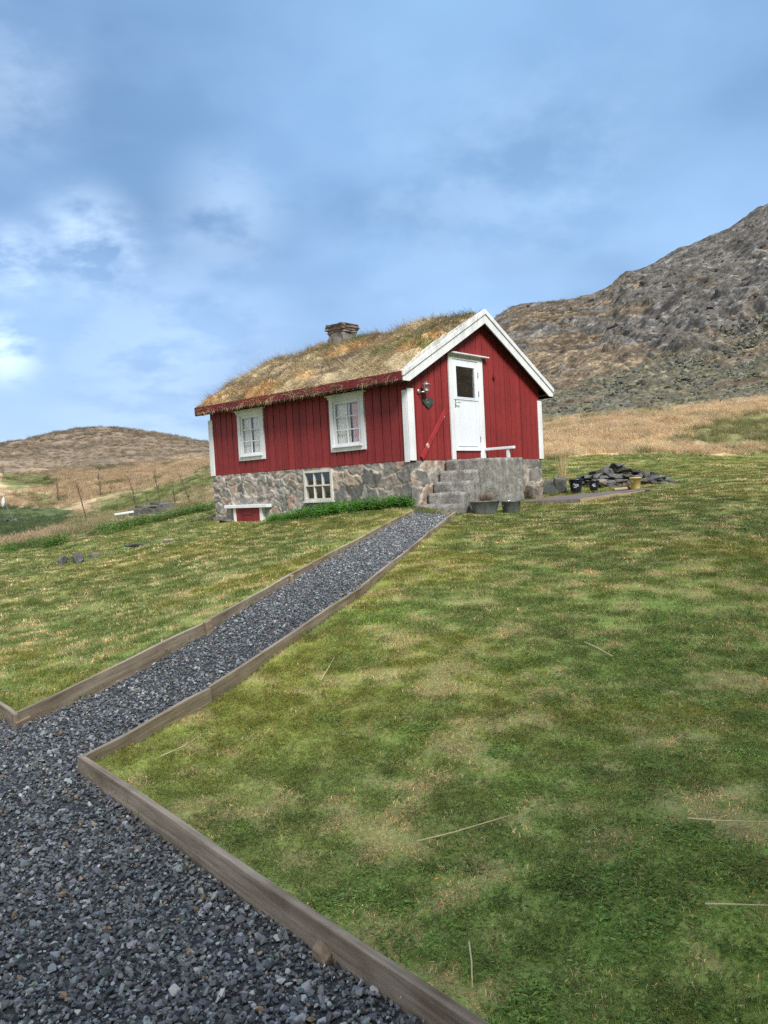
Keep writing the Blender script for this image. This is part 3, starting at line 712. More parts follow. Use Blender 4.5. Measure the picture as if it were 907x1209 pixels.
fl = MB().box(.09, .09, ZB-.10, W-.09, L-.09, ZB-.02).build('floor', m_room, cabin)
# corner boards
def cboard(x0, y0, x1, y1, z0=-.03, z1=None):
    return MB().box(x0, y0, ZB+z0, x1, y1, ZB+(z1 or 1.36)).build('corner_board', m_white, cabin, .004)
T_ = BT+.008
cboard(-T_-.022, -.03, -T_, .085, -.045, 1.33); cboard(-T_-.022+.004, -T_-.024, .135, -T_, -.02, 1.36)
cboard(-T_-.022, L-.12, -T_, L+.05, -.03, 1.33); cboard(W-.13, -T_-.024, W+T_+.018, -T_, -.02, 1.36)
cboard(W+T_, -.05, W+T_+.022, .12, -.03, 1.33)
# windows
def window(y0, y1, z0, z1, cur):
    """casing y0..y1, z0..z1 on the side wall at x = 0"""
    X0 = -BT-.006; c_ = .105; m = MB()
    f = lambda a_, b_, p, q, xo=X0, xi=.0: m.box(xo-.03, a_, ZB+p, xi, b_, ZB+q)
    f(y0, y0+c_, z0, z1); f(y1-c_, y1, z0, z1); f(y0+c_, y1-c_, z1-c_, z1); f(y0+c_, y1-c_, z0, z0+.085)
    w_ = m.build('window', m_white, cabin, .004)
    MB().box(X0-.075, y0-.07, ZB+z1+.002, 0, y1+.07, ZB+z1+.035).box(X0-.048, y0-.025, ZB+z1-.052, X0-.0305, y1+.025, ZB+z1+.0015).build('crown', m_white, w_, .004)
    MB().box(X0-.070, y0+c_-.035, ZB+z0+.080, X0-.0305, y1-c_+.035, ZB+z0+.115).build('sill', m_white, w_, .006)
    a_, b_, p, q = y0+c_+.001, y1-c_-.001, z0+.087, z1-c_-.001; s_ = .062; m = MB()
    xs_, xe = X0-.012, X0+.02
    m.box(xs_, a_, ZB+p, xe, a_+s_, ZB+q); m.box(xs_, b_-s_, ZB+p, xe, b_, ZB+q); m.box(xs_, a_+s_, ZB+q-s_, xe, b_-s_, ZB+q); m.box(xs_, a_+s_, ZB+p, xe, b_-s_, ZB+p+s_+.02)
    ia, ib, ip_, iq = a_+s_, b_-s_, p+s_+.02, q-s_; mid = (ia+ib)/2
    m.box(xs_+.004, mid-.014, ZB+ip_, xe-.004, mid+.014, ZB+iq)
    for k in (1, 2):
        zc = ip_+(iq-ip_)*k/3
        m.box(xs_+.006, ia, ZB+zc-.012, xe-.006, mid-.0145, ZB+zc+.012); m.box(xs_+.006, mid+.0145, ZB+zc-.012, xe-.006, ib, ZB+zc+.012)
    sash = m.build('sash', m_white, w_, .003)
    MB().box(xs_+.016, ia, ZB+ip_, xs_+.019, ib, ZB+iq).build('pane', m_glass, sash)
    def curtain(c0, c1, cm, x_=.034, taper=0):
        n_ = 30; V = []; F = []
        for j in range(12):
            for i in range(n_):
                t_ = i/(n_-1); zz_ = p-.03+(q-p+.06)*j/11; wv = .012*math.sin(t_*n_*1.25+.5*math.sin(j*.3))
                cw = c0+(c1-c0)*t_*(1-taper*math.sin(math.pi*j/11)*.25); V.append((x_+wv, cw, ZB+zz_))
        F = [(j*n_+i, j*n_+i+1, (j+1)*n_+i+1, (j+1)*n_+i) for j in range(11) for i in range(n_-1)]
        o_ = MB().add(V, F).build('curtain', cm, w_, 0, True); sm = o_.modifiers.new('thick', 'SOLIDIFY'); sm.thickness = .003
    for c in cur: curtain(*c)
    return w_
wy0, wy1 = 4.2026, 5.1469
window(wy0, wy1, .2737, 1.4148, [(wy1-.11, wy0+.53, m_curt), (wy0+.47, wy0+.11, m_curt)])
wy0, wy1 = 1.086, 2.0655
window(wy0, wy1, .2737, 1.4148, [(wy1-.11, wy0+.46, m_curt), (wy0+.43, wy0+.11, m_curt2, .055)])
# door
a_, b_ = 1.3052, 2.5249; Y0 = -BT-.006; m = MB()
m.box(a_, Y0-.028, ZB-.01, a_+.13, 0, ZB+2.15); m.box(b_-.19, Y0-.028, ZB-.01, b_, 0, ZB+2.15); m.box(a_+.13, Y0-.028, ZB+2.05, b_-.19, 0, ZB+2.15)
df = m.build('door_frame', m_white, cabin, .004)
MB().box(a_+.02, Y0-.11, ZB+2.152, b_+.16, 0, ZB+2.178).build('crown', m_white, df, .004)
MB().box(a_+.132, Y0-.012, ZB+0, b_-.192, 0, ZB+.165).build('threshold_board', m_red, df, .004)
MB().box(a_+.132, Y0-.045, ZB+.167, b_-.192, -.0005, ZB+.20).build('door_sill', m_white, df, .004)
da, db = a_+.134, b_-.194; D0, D1 = Y0-.016, .018; m = MB(); st = .095
gz0, gz1 = 1.29, 1.93; rb = .16
m.box(da, D0, ZB+.202, da+.10, D1, ZB+2.046); m.box(db-st, D0, ZB+.202, db, D1, ZB+2.046); m.box(da+.10, D0, ZB+gz1, db-st, D1, ZB+2.046)
m.box(da+.10, D0+.004, ZB+.202, db-st, D1-.004, ZB+1.20); m.box(da+.10, D0, ZB+1.20, db-st, D1, ZB+gz0-.03)
# raised lower panel with a lipped border
m.box(da+.10, D0-.008, ZB+.26, db-st, D0+.0035, ZB+.30); m.box(da+.01, D0-.012, ZB+1.225, db-.01, D0-.0005, ZB+1.25)
door = m.build('door', m_door, cabin, .004)
MB().box(da+.099, D0-.006, ZB+gz0-.03, da+.12, D0+.02, ZB+gz1).box(db-st-.021, D0-.006, ZB+gz0-.03, db-st+.001, D0+.02, ZB+gz1).box(da+.12, D0-.006, ZB+gz1-.021, db-st-.021, D0+.02, ZB+gz1).box(da+.12, D0-.006, ZB+gz0-.03, db-st-.021, D0+.02, ZB+gz0-.009).build('glazing_bead', m_door, door, .003)
MB().box(da+.12, D0+.006, ZB+gz0-.009, db-st-.021, D0+.010, ZB+gz1-.021).build('pane', m_glass, door)
h = MB().box(da+.035, D0-.010, ZB+1.06, da+.065, D0, ZB+1.21).tube([(da+.05, D0-.01, ZB+1.15), (da+.05, D0-.05, ZB+1.15)], .009).tube([(da+.05, D0-.05, ZB+1.15), (da+.10, D0-.055, ZB+1.153), (da+.175, D0-.05, ZB+1.15)], .009)
h.build('handle', m_handle, door, 0, False)
for zc in (.42, 1.38, 1.78):
    MB().tube([(db+.004, D0-.016, ZB+zc-.055), (db+.004, D0-.016, ZB+zc+.055)], .009).build('hinge', m_handle, door)
# hook on the gable
MB().box(2.93, -BT-.06, ZB+1.75, 3.00, -BT-.0005, ZB+1.80).tube([(2.965, -BT-.035, ZB+1.80), (2.965, -BT-.035, ZB+1.87)], .012).build('hook', m_redf, cabin, .006)
# roof deck, barge boards, fascia
m = MB(); rt_ = .05
for sgn in (-1, 1):
    xe = W/2+sgn*(W/2+E_); ze = ZA-.20+rt_-SL*(W/2+E_)
    m.prism([(W/2, ZB+ZA-.20), (xe, ZB+ze-rt_), (xe, ZB+ze), (W/2, ZB+ZA-.20+rt_)], 1, -O_, L+.13)
roof = m.build('roof', m_dark, cabin)
def barge(y0, y1, sgn, zt, zb_, name='bargeboard', mat=m_white, xlo=0, xhi=None, cut=True, jag=0):
    xhi = W/2+E_ if xhi is None else xhi
    zx = lambda d, o_: ZB+ZA+o_-SL*d
    P = [(W/2+sgn*xlo, zx(xlo, zt)), (W/2+sgn*xhi, zx(xhi, zt)), (W/2+sgn*xhi, zx(xhi, zb_)), (W/2+sgn*xlo, zx(xlo, zb_))]
    if cut:
        zc = ZB+ZE-.20; dz_ = (zx(xhi, zb_)); dcut = (ZB+ZA+zb_-zc)/SL
        if dcut < xhi: P = [P[0], P[1], (P[2][0], zc), (W/2+sgn*dcut, zc), P[3]]
    return MB().prism(P, 1, y0, y1).build(name, mat, roof, .005)
for sgn in (-1, 1):
    barge(-O_-.028, -O_-.001, sgn, -.108, -.295, xlo=.0005); barge(-O_-.052, -O_-.001, sgn, .0, -.102, mat=m_white, cut=False, xlo=.0005, xhi=W/2+E_+.015)
    barge(L+.131, L+.158, sgn, -.02, -.33, mat=m_redf, xlo=.0005)
# weathered retaining board with a broken end above the left barge board
zx = lambda d, o_: ZB+ZA+o_-SL*d
d0, d1 = W/2+E_-.01, 1.42
P = [(W/2-d0, zx(d0, .002)), (W/2-d0, zx(d0, .02)), (W/2-2.3, zx(2.3, .075)), (W/2-1.75, zx(1.75, .10)), (W/2-1.62, zx(1.62, .075)), (W/2-1.50, zx(1.5, .105)), (W/2-d1, zx(d1, .03)), (W/2-d1, zx(d1, .002))]
MB().prism(P, 1, -O_-.034, -O_-.008).build('retaining_board', m_whitew, roof, .003)
P = [(W/2-1.40, zx(1.40, .002)), (W/2-1.36, zx(1.36, .055)), (W/2-.9, zx(.9, .045)), (W/2-.3, zx(.3, .02)), (W/2-.1, zx(.1, .002))]
MB().prism(P, 1, -O_-.034, -O_-.008).build('retaining_board', m_whitew, roof, .003)
for sgn in (-1, 1):
    xe = W/2+sgn*(W/2+E_)
    MB().box(min(xe, xe+sgn*.03), -O_+.002, ZB+ZE-.195, max(xe, xe+sgn*.03), L+.13, ZB+ZE-.02).build('fascia', m_redf, roof, .006)
    MB().box(min(xe-sgn*.03, xe+sgn*.018), -O_+.002, ZB+ZE-.225, max(xe-sgn*.03, xe+sgn*.018), L+.13, ZB+ZE-.197).build('bark_strip', m_bark, roof, .003)
    MB().box(min(xe-sgn*.32, xe-sgn*.032), -O_+.003, ZB+ZE-.17, max(xe-sgn*.32, xe-sgn*.032), L+.129, ZB+ZE-.15).build('soffit', m_dark, roof)
# turf
def turf_h(y, d):          # height of turf over the deck at length y, distance d from the ridge
    e_ = np.clip((W/2+E_+.02-d)/.22, 0, 1)**.6; f = np.clip((y+O_-.02)/.20, 0, 1)**.6; g_ = np.clip((L+.11-y)/.2, 0, 1)**.6
    lump = .26*(fbm(y*1.3, d*1.3, 4, 201)-.42)+.20*(fbm(y*3.2, d*3.2, 3, 202)-.5)
    return (.19-.10*sst(.6, 2.0, y)*np.exp(-d/1.1)+lump+.05*np.exp(-d/.4))*np.minimum(np.minimum(e_, f*.75+.25), g_)+.02
ny, nx_ = 150, 130
yy = np.linspace(-O_+.004, L+.10, ny); xx = np.linspace(-E_-.02, W+E_+.02, nx_); Yg, Xg = np.meshgrid(yy, xx, indexing='ij')
dd = np.abs(Xg-W/2); zdeck = ZB+ZA-.15-SL*np.sqrt(dd*dd+.02)
Zg = zdeck+turf_h(Yg, dd)
def turf_col(y, x):
    n1 = fbm(y*.9, x*.9, 4, 211); n2 = fbm(y*2, x*2, 3, 212); n3 = fbm(y*.7+4, x*1.2, 3, 213)
    c = np.repeat(np.array([[.40,.325,.20]]), len(y), 0)*(.6+.8*n2)[:, None]
    c = mix(c, np.array([.46,.28,.12]), sst(.52, .66, n3)*.75)
    c = mix(c, np.array([.25,.205,.145]), sst(.55, .68, fbm(y*1.3, x*1.3, 3, 215))*.6)
    c = mix(c, np.array([.10,.14,.045]), sst(.60, .66, n1)*.7); return c
tv = np.stack([Xg.ravel(), Yg.ravel(), Zg.ravel()], 1); ii = np.arange(ny-1)[:, None]*nx_+np.arange(nx_-1)[None]
tf = np.stack([ii, ii+1, ii+1+nx_, ii+nx_], -1).reshape(-1, 4)[:, ::-1]
# skirt down to the deck
m_turf = attr_mat('roof_turf', var=.4, nscale=6, fine=40)
bi = np.concatenate([np.arange(nx_), np.arange(1, ny)*nx_+nx_-1, (ny-1)*nx_+np.arange(nx_-2, -1, -1), np.arange(ny-2, 0, -1)*nx_])
sk = tv[bi].copy(); sk[:, 2] = (zdeck.ravel()[bi])-.03; n0 = len(tv); nb = len(bi); tv2 = np.concatenate([tv, sk])
q = np.arange(nb); sf = np.stack([bi, bi[(q+1) % nb], n0+(q+1) % nb, n0+q], 1)
tcol = turf_col(tv2[:, 1], tv2[:, 0]); turf = npmesh('turf', tv2, np.concatenate([tf, sf]), m_turf, True, tcol, roof)
# blades of the roof grass, one mesh
m_tb, nt, b = mat_new('roof_grass_blade', .8, 0, .15)
a = nd(nt, 'ShaderNodeAttribute', attribute_name='col'); nt.links.new(a.outputs[0], b.inputs['Base Color'])
trn = nt.nodes.new('ShaderNodeBsdfTranslucent'); nt.links.new(a.outputs[0], trn.inputs[0]); mxx = nt.nodes.new('ShaderNodeMixShader'); mxx.inputs[0].default_value = .25
nt.links.new(b.outputs[0], mxx.inputs[1]); nt.links.new(trn.outputs[0], mxx.inputs[2]); nt.links.new(mxx.outputs[0], nt.nodes['Material Output'].inputs[0])
def free_blades(base, dirn, length, width, droop, r, col):
    """base (n,3), dirn (n,3) start direction, gravity droop; 4 stations"""
    n_ = len(base); d = dirn/np.linalg.norm(dirn, axis=1, keepdims=True); sd = np.cross(d, np.array([0, 0, 1.0])+r.normal(0, .3, (n_, 3))); sd /= np.linalg.norm(sd, axis=1, keepdims=True)+1e-9
    V = np.zeros((n_, 7, 3)); p = base.copy(); dcur = d.copy()
    for j in range(4):
        w_ = width*(1-.33*j)
        if j < 3: V[:, 2*j] = p-sd*w_[:, None]*.5; V[:, 2*j+1] = p+sd*w_[:, None]*.5
        else: V[:, 6] = p
        dcur = dcur+np.array([0, 0, -1])*droop[:, None]; dcur /= np.linalg.norm(dcur, axis=1, keepdims=True); p = p+dcur*length[:, None]/3
    F = np.array([[0,1,3],[0,3,2],[2,3,5],[2,5,4],[4,5,6]])[None]+7*np.arange(n_)[:, None, None]
    return V.reshape(-1, 3), F.reshape(-1, 3), np.repeat(col, 7, 0)
rb_ = np.random.default_rng(21)
def roof_blades(n_, xr, yr, lr, wr, updir, drp, pal=None):
    x_ = rb_.uniform(*xr, n_); y_ = rb_.uniform(*yr, n_)
    # gather blades into tussocks
    tx = fbm(y_*3, x_*3, 3, 221); keep = rb_.random(n_) < np.clip(tx*1.6-.25, .15, 1); x_, y_ = x_[keep], y_[keep]; n_ = len(x_)
    d = np.abs(x_-W/2); z_ = ZB+ZA-.15-SL*np.sqrt(d*d+.02)+turf_h(y_, d)-.02
    ang = rb_.normal(0, .9, n_)+2*math.pi*(fbm(y_*1.2, x_*1.2, 2, 222)-.5)
    sg = np.where(x_ < W/2, -1, 1)
    dr = np.stack([sg*np.cos(ang)*.9, np.sin(ang)*.9, updir*rb_.uniform(.2, 1.3, n_)], 1)
    c = turf_col(y_, x_)*rb_.uniform(.5, 1.6, (n_, 1)); c = c*(1+rb_.normal(0, .06, (n_, 3)))
    return free_blades(np.stack([x_, y_, z_], 1), dr, rb_.uniform(*lr, n_), rb_.uniform(*wr, n_), rb_.uniform(*drp, n_), rb_, np.clip(c, .02, .7))
sets = [roof_blades(60000, (-E_-.02, W/2+.3), (-O_+.03, L+.11), (.12, .36), (.006, .013), 1.0, (.1, .5)),
        roof_blades(12000, (W/2, W+E_), (-O_+.03, L+.11), (.08, .24), (.007, .012), .55, (.1, .5)),
        roof_blades(16000, (-E_-.03, -E_+.20), (-O_+.03, L+.11), (.05, .17), (.005, .010), .3, (.4, 1.0)),
        roof_blades(5000, (-E_, W/2+.5), (L-.14, L+.11), (.08, .22), (.005, .010), .6, (.1, .5))]
nst = 220   # thin standing stalks
x_ = rb_.uniform(W/2-.9, W/2+.2, nst); y_ = rb_.uniform(.2, L+.06, nst); x_[:90] = rb_.uniform(-E_, W/2, 90); y_[:90] = rb_.uniform(L-.5, L+.06, 90)
d = np.abs(x_-W/2); z_ = ZB+ZA-.15-SL*np.sqrt(d*d+.02)+turf_h(y_, d)-.02
sets.append(free_blades(np.stack([x_, y_, z_], 1), np.stack([rb_.normal(0, .25, nst), rb_.normal(0, .25, nst), np.ones(nst)], 1), rb_.uniform(.25, .55, nst), rb_.uniform(.003, .006, nst), rb_.uniform(0, .08, nst), rb_, np.repeat([[.34,.27,.17]], nst, 0)))
off_ = 0; VV = []; FF = []; CC = []
for v_, f_, c_ in sets: VV.append(v_); FF.append(f_+off_); CC.append(c_); off_ += len(v_)
rg = npmesh('roof_grass', np.concatenate(VV), np.concatenate(FF), m_tb, False, np.concatenate(CC), turf); rg['kind'] = 'stuff'
# a few green tufts on the roof
# chimney
CHX, CHY = W/2+.02, 4.02
m_chim, nt, b = mat_new('chimney_stone', .95, 0, .1)
v = tex(nt, 'Object', (1,1,1)); n1 = noise(nt, v, 14, 8, .7); n2 = noise(nt, v, 4, 4)
cz = mixc(nt, ramp(nt, n2, [(.45,(0,)*3),(.6,(1,)*3)]), ramp(nt, n1, [(.3,(.05,.045,.04)),(.55,(.17,.155,.14)),(.75,(.34,.32,.30))]), (.22,.20,.185))
nt.links.new(cz, b.inputs['Base Color']); bump(nt, b, n1, .8, .02)
def rough_box(cx, cy, z0, z1, hw, hd, nz, amp, seed, V, F):
    """ring stack with irregular outline (stone courses)"""
    n_ = 32; b0 = len(V)
    for j in range(nz):
        z_ = z0+(z1-z0)*j/(nz-1)
        for k in range(n_):
            t_ = k/n_*4; sd_ = int(t_); u_ = t_-sd_-.5
            px_, py_ = [(u_*2, -1), (1, u_*2), (-u_*2, 1), (-1, -u_*2)][sd_]
            q_ = amp*(float(vnoise(np.array([k*.45]), np.array([j*1.3+seed]), seed)[0])-.5)
            V.append((cx+px_*(hw+q_), cy+py_*(hd+q_), z_+amp*.5*(float(vnoise(np.array([k*.6]), np.array([seed*3.1+j]), 3)[0])-.5)*(0 < j)))
    for j in range(nz-1):
        F += [(b0+j*n_+k, b0+j*n_+(k+1) % n_, b0+(j+1)*n_+(k+1) % n_, b0+(j+1)*n_+k) for k in range(n_)]
    F.append(tuple(b0+(nz-1)*n_+k for k in range(n_))); F.append(tuple(b0+k for k in range(n_))[::-1])
V = []; F = []; zc = ZB+ZA
rough_box(CHX, CHY, zc-.5, zc+.22, .255, .255, 9, .05, 1, V, F)
chim = MB().add(V, F).build('chimney', m_chim, roof)
V = []; F = []
for (za_, zb2, hw_, sd3) in ((.20,.262,.268,5),(.256,.318,.296,8),(.312,.365,.302,9),(.359,.41,.282,12)): rough_box(CHX, CHY, zc+za_, zc+zb2, hw_, hw_, 4, .055, sd3, V, F)
MB().add(V, F).build('chimney_cap', simple('chimney_brick', [(.3,(.06,.05,.045)),(.5,(.16,.125,.105)),(.7,(.27,.25,.23))], 7, bstr=.8, bdist=.02, detail=9), chim)

# stone foundation: individual stones and pale mortar as real relief, one colour per stone
def masonry(P0, ax, ln, z0, z1, nrm, hole, name, stones_, seed, res=.018):
    r = np.random.default_rng(seed); nu = int(ln/res); nv = int((z1-z0)/res)
    U, Vv = np.meshgrid(np.linspace(0, ln, nu), np.linspace(z0, z1, nv), indexing='ij')
    uu = U+.22*(fbm(U*3.2, Vv*3.2, 4, seed)-.5)*2; vv = Vv+.18*(fbm(U*3.2+9, Vv*3.2, 4, seed+1)-.5)*2
    pts_, siz = stones_(r); n_ = len(pts_)
    asp = 1.35
    d1 = np.full(U.shape, 9.0); d2 = np.full(U.shape, 9.0); id_ = np.zeros(U.shape, int)
    for i in range(n_):
        dx_ = (uu-pts_[i, 0])/asp; dz_ = vv-pts_[i, 1]; q_ = (.45*np.hypot(dx_, dz_)+.55*np.maximum(np.abs(dx_), np.abs(dz_)))-siz[i]
        m_ = q_ < d1; d2 = np.where(m_, d1, np.minimum(d2, q_)); id_ = np.where(m_, i, id_); d1 = np.where(m_, q_, d1)
    e_ = (d2-d1)/2; mort = (1-sst(.018, .036, e_+.12*(fbm(U*5, Vv*5, 4, seed+2)-.5)))*(.6+.4*sst(.40, .56, fbm(U*2.2, Vv*2.2, 3, seed+8)))
    hgt = .020*sst(.0, .03, e_)*(.4+1.2*r.random(n_)[id_])+.030*(fbm(U*9, Vv*9, 4, seed+3)-.5)
    pal = np.array([[.10,.10,.10],[.055,.058,.062],[.21,.17,.145],[.26,.19,.145],[.16,.15,.145],[.20,.165,.15],[.07,.068,.07],[.23,.14,.11],[.17,.17,.16]])
    pal = pal*.75+np.array([.165,.155,.138])*.5; sc_ = pal[r.choice(len(pal), n_, p=[.14,.16,.13,.1,.15,.1,.1,.04,.08])]*r.uniform(.8, 1.2, (n_, 1))
    c = sc_[id_]*(.5+1.4*fbm(U*10, Vv*10, 5, seed+4))[..., None]
    mc_ = np.array([.40,.36,.31])*(.6+.8*fbm(U*9, Vv*9, 4, seed+5))[..., None]
    c = c*(1-mort[..., None]*.85)+mc_*mort[..., None]*.85
    P = np.array(P0)[None, None]+U[..., None]*np.array(ax)+hgt[..., None]*np.array(nrm); P[..., 2] += Vv
    i_ = np.arange(nu-1)[:, None]*nv+np.arange(nv-1)[None]; F = np.stack([i_, i_+nv, i_+nv+1, i_+1], -1).reshape(-1, 4)
    if hole:
        cu = U.ravel()[F].mean(1); cv = Vv.ravel()[F].mean(1); F = F[~((cu > hole[0]) & (cu < hole[1]) & (cv > hole[2]) & (cv < hole[3]))]
    return npmesh(name, P.reshape(-1, 3), F, m_mason, True, c.reshape(-1, 3), cabin)
m_mason = attr_mat('foundation_stone', var=.3, nscale=9, fine=60, bstr=.6, bdist=.012)
def stones_side(r):
    p = []; s_ = []
    z_ = 0
    for row in range(6):
        u_ = -.2
        while u_ < L+.3:
            big = u_ < 2.1; st_ = r.uniform(.36, .6) if big else r.uniform(.2, .42)
            p.append((u_+st_/2, (.12+row*.205 if not big else .15+row*.34)+r.uniform(-.05, .05))); s_.append(r.uniform(0, .05)); u_ += st_
    return np.array(p), np.array(s_)
def stones_gable(r):
    p = []; s_ = []
    for row in range(4):
        u_ = -.2
        while u_ < W+.3:
            st_ = r.uniform(.3, .62); p.append((u_+st_/2, .15+row*.32+r.uniform(-.06, .06))); s_.append(r.uniform(0, .06)); u_ += st_
    return np.array(p), np.array(s_)
BW = (2.0753, 2.9457, ZB-.7274, ZB-.069)
HATCH_HOLE = (4.86, 5.34, ZB-1.5, ZB-.86)
masonry((-.012, -.034, 0), (0, 1, 0), L+.034, -.45, ZB-.022, (-1, 0, 0), (BW[0]+.064, BW[1]+.004, BW[2]+.03, BW[3]-.03), 'foundation_wall', stones_side, 31)
masonry((-.034, -.012, 0), (1, 0, 0), W+.034, -.45, ZB-.022, (0, -1, 0), None, 'foundation_wall', stones_gable, 47)
m = MB().box(.05, L-.06, -.45, W, L-.001, ZB-.03).box(W-.06, .05, -.45, W-.001, L-.0605, ZB-.03); m.build('foundation_wall', m_chim, cabin)
# basement window
m_cream = wood_paint('cream_paint', (.64,.63,.58), .25)
y0, y1, z0, z1 = BW; s_ = .055; m = MB(); xo, xi = -.075, .02
m.box(xo, y0, z0, xi, y0+s_, z1); m.box(xo, y1-s_, z0, xi, y1, z1); m.box(xo, y0+s_, z1-s_, xi, y1-s_, z1); m.box(xo, y0+s_, z0, xi, y1-s_, z0+s_)
bw = m.build('basement_window', m_cream, cabin, .004); m = MB()
ya, yb, za, zb_ = y0+s_, y1-s_, z0+s_, z1-s_; zm = (za+zb_)/2
m.box(xo+.012, ya, zm-.016, xi-.01, yb, zm+.016)
for k in (1, 2):
    yc = ya+(yb-ya)*k/3
    m.box(xo+.016, yc-.014, za, xi-.014, yc+.014, zm-.0165); m.box(xo+.016, yc-.014, zm+.0165, xi-.014, yc+.014, zb_)
m.build('glazing_bar', m_cream, bw, .003); MB().box(xo+.04, ya, za, xo+.044, yb, zb_).build('pane', m_glass, bw)
MB().box(xo-.03, y0-.04, z0-.035, xo+.03, y1+.04, z0-.002).build('sill', m_cream, bw, .004)
MB().box(.09, y0-.3, z0-.3, .11, y1+.3, z1+.2).build('backing', simple('cellar_shade', [(.3,(.015,.015,.018)),(.7,(.03,.03,.035))], 3), bw)  # near-black sheet behind the pane; the cellar's shade is put into its colour
# cellar hatch: white lintel and post, red door
def pt_side(px, py):       # point of the side wall plane (x = 0) seen at this pixel
    q = ray(px, py); nx2, ny2 = math.cos(HROT), math.sin(HROT)
    t_ = (HX*nx2+HY*ny2)/(q[0]*nx2+q[1]*ny2); p = np.array([0, 0, EYE])+q*t_
    hx_, hy_ = house_uv(p[0], p[1]); return float(hy_), float(p[2]-ZW)
ya, zt_ = pt_side(272, 597); yb, zt2 = pt_side(322, 596.5); y_l, zb0 = pt_side(284, 612.5); y_r, _ = pt_side(312, 612)
hz_t = (zt_+zt2)/2-.05; hzb = zb0-.15
m = MB().box(-.115, min(y_l, y_r)-.0, hzb, -.075, max(y_l, y_r), hz_t-.002)
for k in range(1, 4): pass
hatch = m.build('cellar_hatch', m_red, cabin, .004)
MB().box(-.19, min(ya, yb), hz_t, -.02, max(ya, yb), hz_t+.075).build('lintel', m_white, hatch, .006)
for yc in (min(y_l, y_r)-.001-.09, max(y_l, y_r)+.001): MB().box(-.13, yc, hzb, -.03, yc+.09, hz_t-.003).build('post', m_white, hatch, .005)
MB().box(-.13, (y_l+y_r)/2-.16, (hz_t+hzb)/2+.05, -.116, (y_l+y_r)/2+.2, (hz_t+hzb)/2+.09).build('batten', m_red, hatch, .003)

def H2W(x, y, z):
    c_, s_ = math.cos(HROT), math.sin(HROT); return np.array([HX+x*c_-y*s_, HY+x*s_+y*c_, ZW+z])
def plane_gable(px, py, yoff=0.0):      # point of the plane y = yoff of the cabin seen at this pixel -> (x, z) in cabin axes
    q = ray(px, py); n_ = np.array([-math.sin(HROT), math.cos(HROT)]); o_ = H2W(0, yoff, 0)
    t_ = (o_[0]*n_[0]+o_[1]*n_[1])/(q[0]*n_[0]+q[1]*n_[1]); p = np.array([0, 0, EYE])+q*t_
    hx_, hy_ = house_uv(p[0], p[1]); return float(hx_), float(p[2]-ZW)

# ------------------------------------------------------------------ wall lamp
lx, lz = plane_gable(498, 458, -BT-.02)
lamp = empty('wall_lamp', H2W(lx, -BT-.006, lz-.09), HROT, 'galvanised wall lantern with a round hood on the red gable left of the door', 'lamp')
MB().lathe([(0,-.012),(.045,-.012),(.05,0),(.045,.012),(0,.014)], 20).build('wall_plate', m_steel, lamp, 0, True); lamp.children[0].rotation_euler = (R(90), 0, 0); lamp.children[0].location = (-.09, -.014, .02)
MB().tube([(-.09, -.02, .02), (-.09, -.08, .0), (-.03, -.12, .0), (0, -.12, .02)], .012, 10).build('arm', m_steel, lamp, 0, True)
MB().lathe([(0,.0),(.055,.0),(.06,.01),(.055,.045),(.045,.05),(0,.05)], 24, (0, -.12, .01)).build('base', m_steel, lamp, 0, False)
m_lglass, nt, b = mat_new('clear_glass', .05); b.inputs['Transmission Weight'].default_value = .85; b.inputs['Base Color'].default_value = (.85,.88,.9,1)
MB().lathe([(.036,.061),(.042,.075),(.042,.125),(.036,.14)], 24, (0, -.12, 0)).build('lamp_glass', m_lglass, lamp, 0, True)
m = MB()
for k in range(4): m.tube([(.046*math.cos(k*1.571+.4), -.12+.046*math.sin(k*1.571+.4), .055), (.046*math.cos(k*1.571+.4), -.12+.046*math.sin(k*1.571+.4), .145)], .004, 6)
m.lathe([(.043,.139),(.049,.139),(.049,.145),(.043,.145),(.043,.139)], 20, (0, -.12, 0)); m.lathe([(.040,.052),(.049,.052),(.049,.060),(.040,.060),(.040,.052)], 20, (0, -.12, 0)); m.build('cage', m_steel, lamp)
MB().lathe([(.095,.135),(.085,.15),(.06,.168),(.04,.178),(.03,.20),(0,.205)], 28, (0, -.12, 0)).build('lamp_shade', m_steel, lamp, 0, True)
# heart shaped slate plaque
px_, pz_ = plane_gable(505.5, 475, -BT-.02)
m_slate = simple('slate', [(.3,(.022,.035,.030)),(.7,(.06,.085,.075))], 20, rough=.7, bstr=.3)
plq = empty('plaque', H2W(px_, -BT-.007, pz_), HROT, 'dark green heart shaped slate plaque hung below the wall lantern', 'plaque')
hp = []
for k in range(40):
    t_ = k/40*2*math.pi; hx_ = 16*math.sin(t_)**3; hy_ = 13*math.cos(t_)-5*math.cos(2*t_)-2*math.cos(3*t_)-math.cos(4*t_); hp.append((hx_/16*.175, hy_/16*.125))
MB().prism(hp, 1, -.022, -.002).build('slab', m_slate, plq, .005)
cv = []
for k in range(26):
    t_ = k/25*5.2+.6; q_ = .018+.0022*k*.6; cv.append((-.045+q_*math.cos(t_), -.024, .03+q_*math.sin(t_)*.9))
MB().tube(cv, .0035, 5).build('painted_motif', simple('pale_paint', [(.4,(.35,.42,.38)),(.6,(.5,.55,.5))], 9, bstr=0), plq)
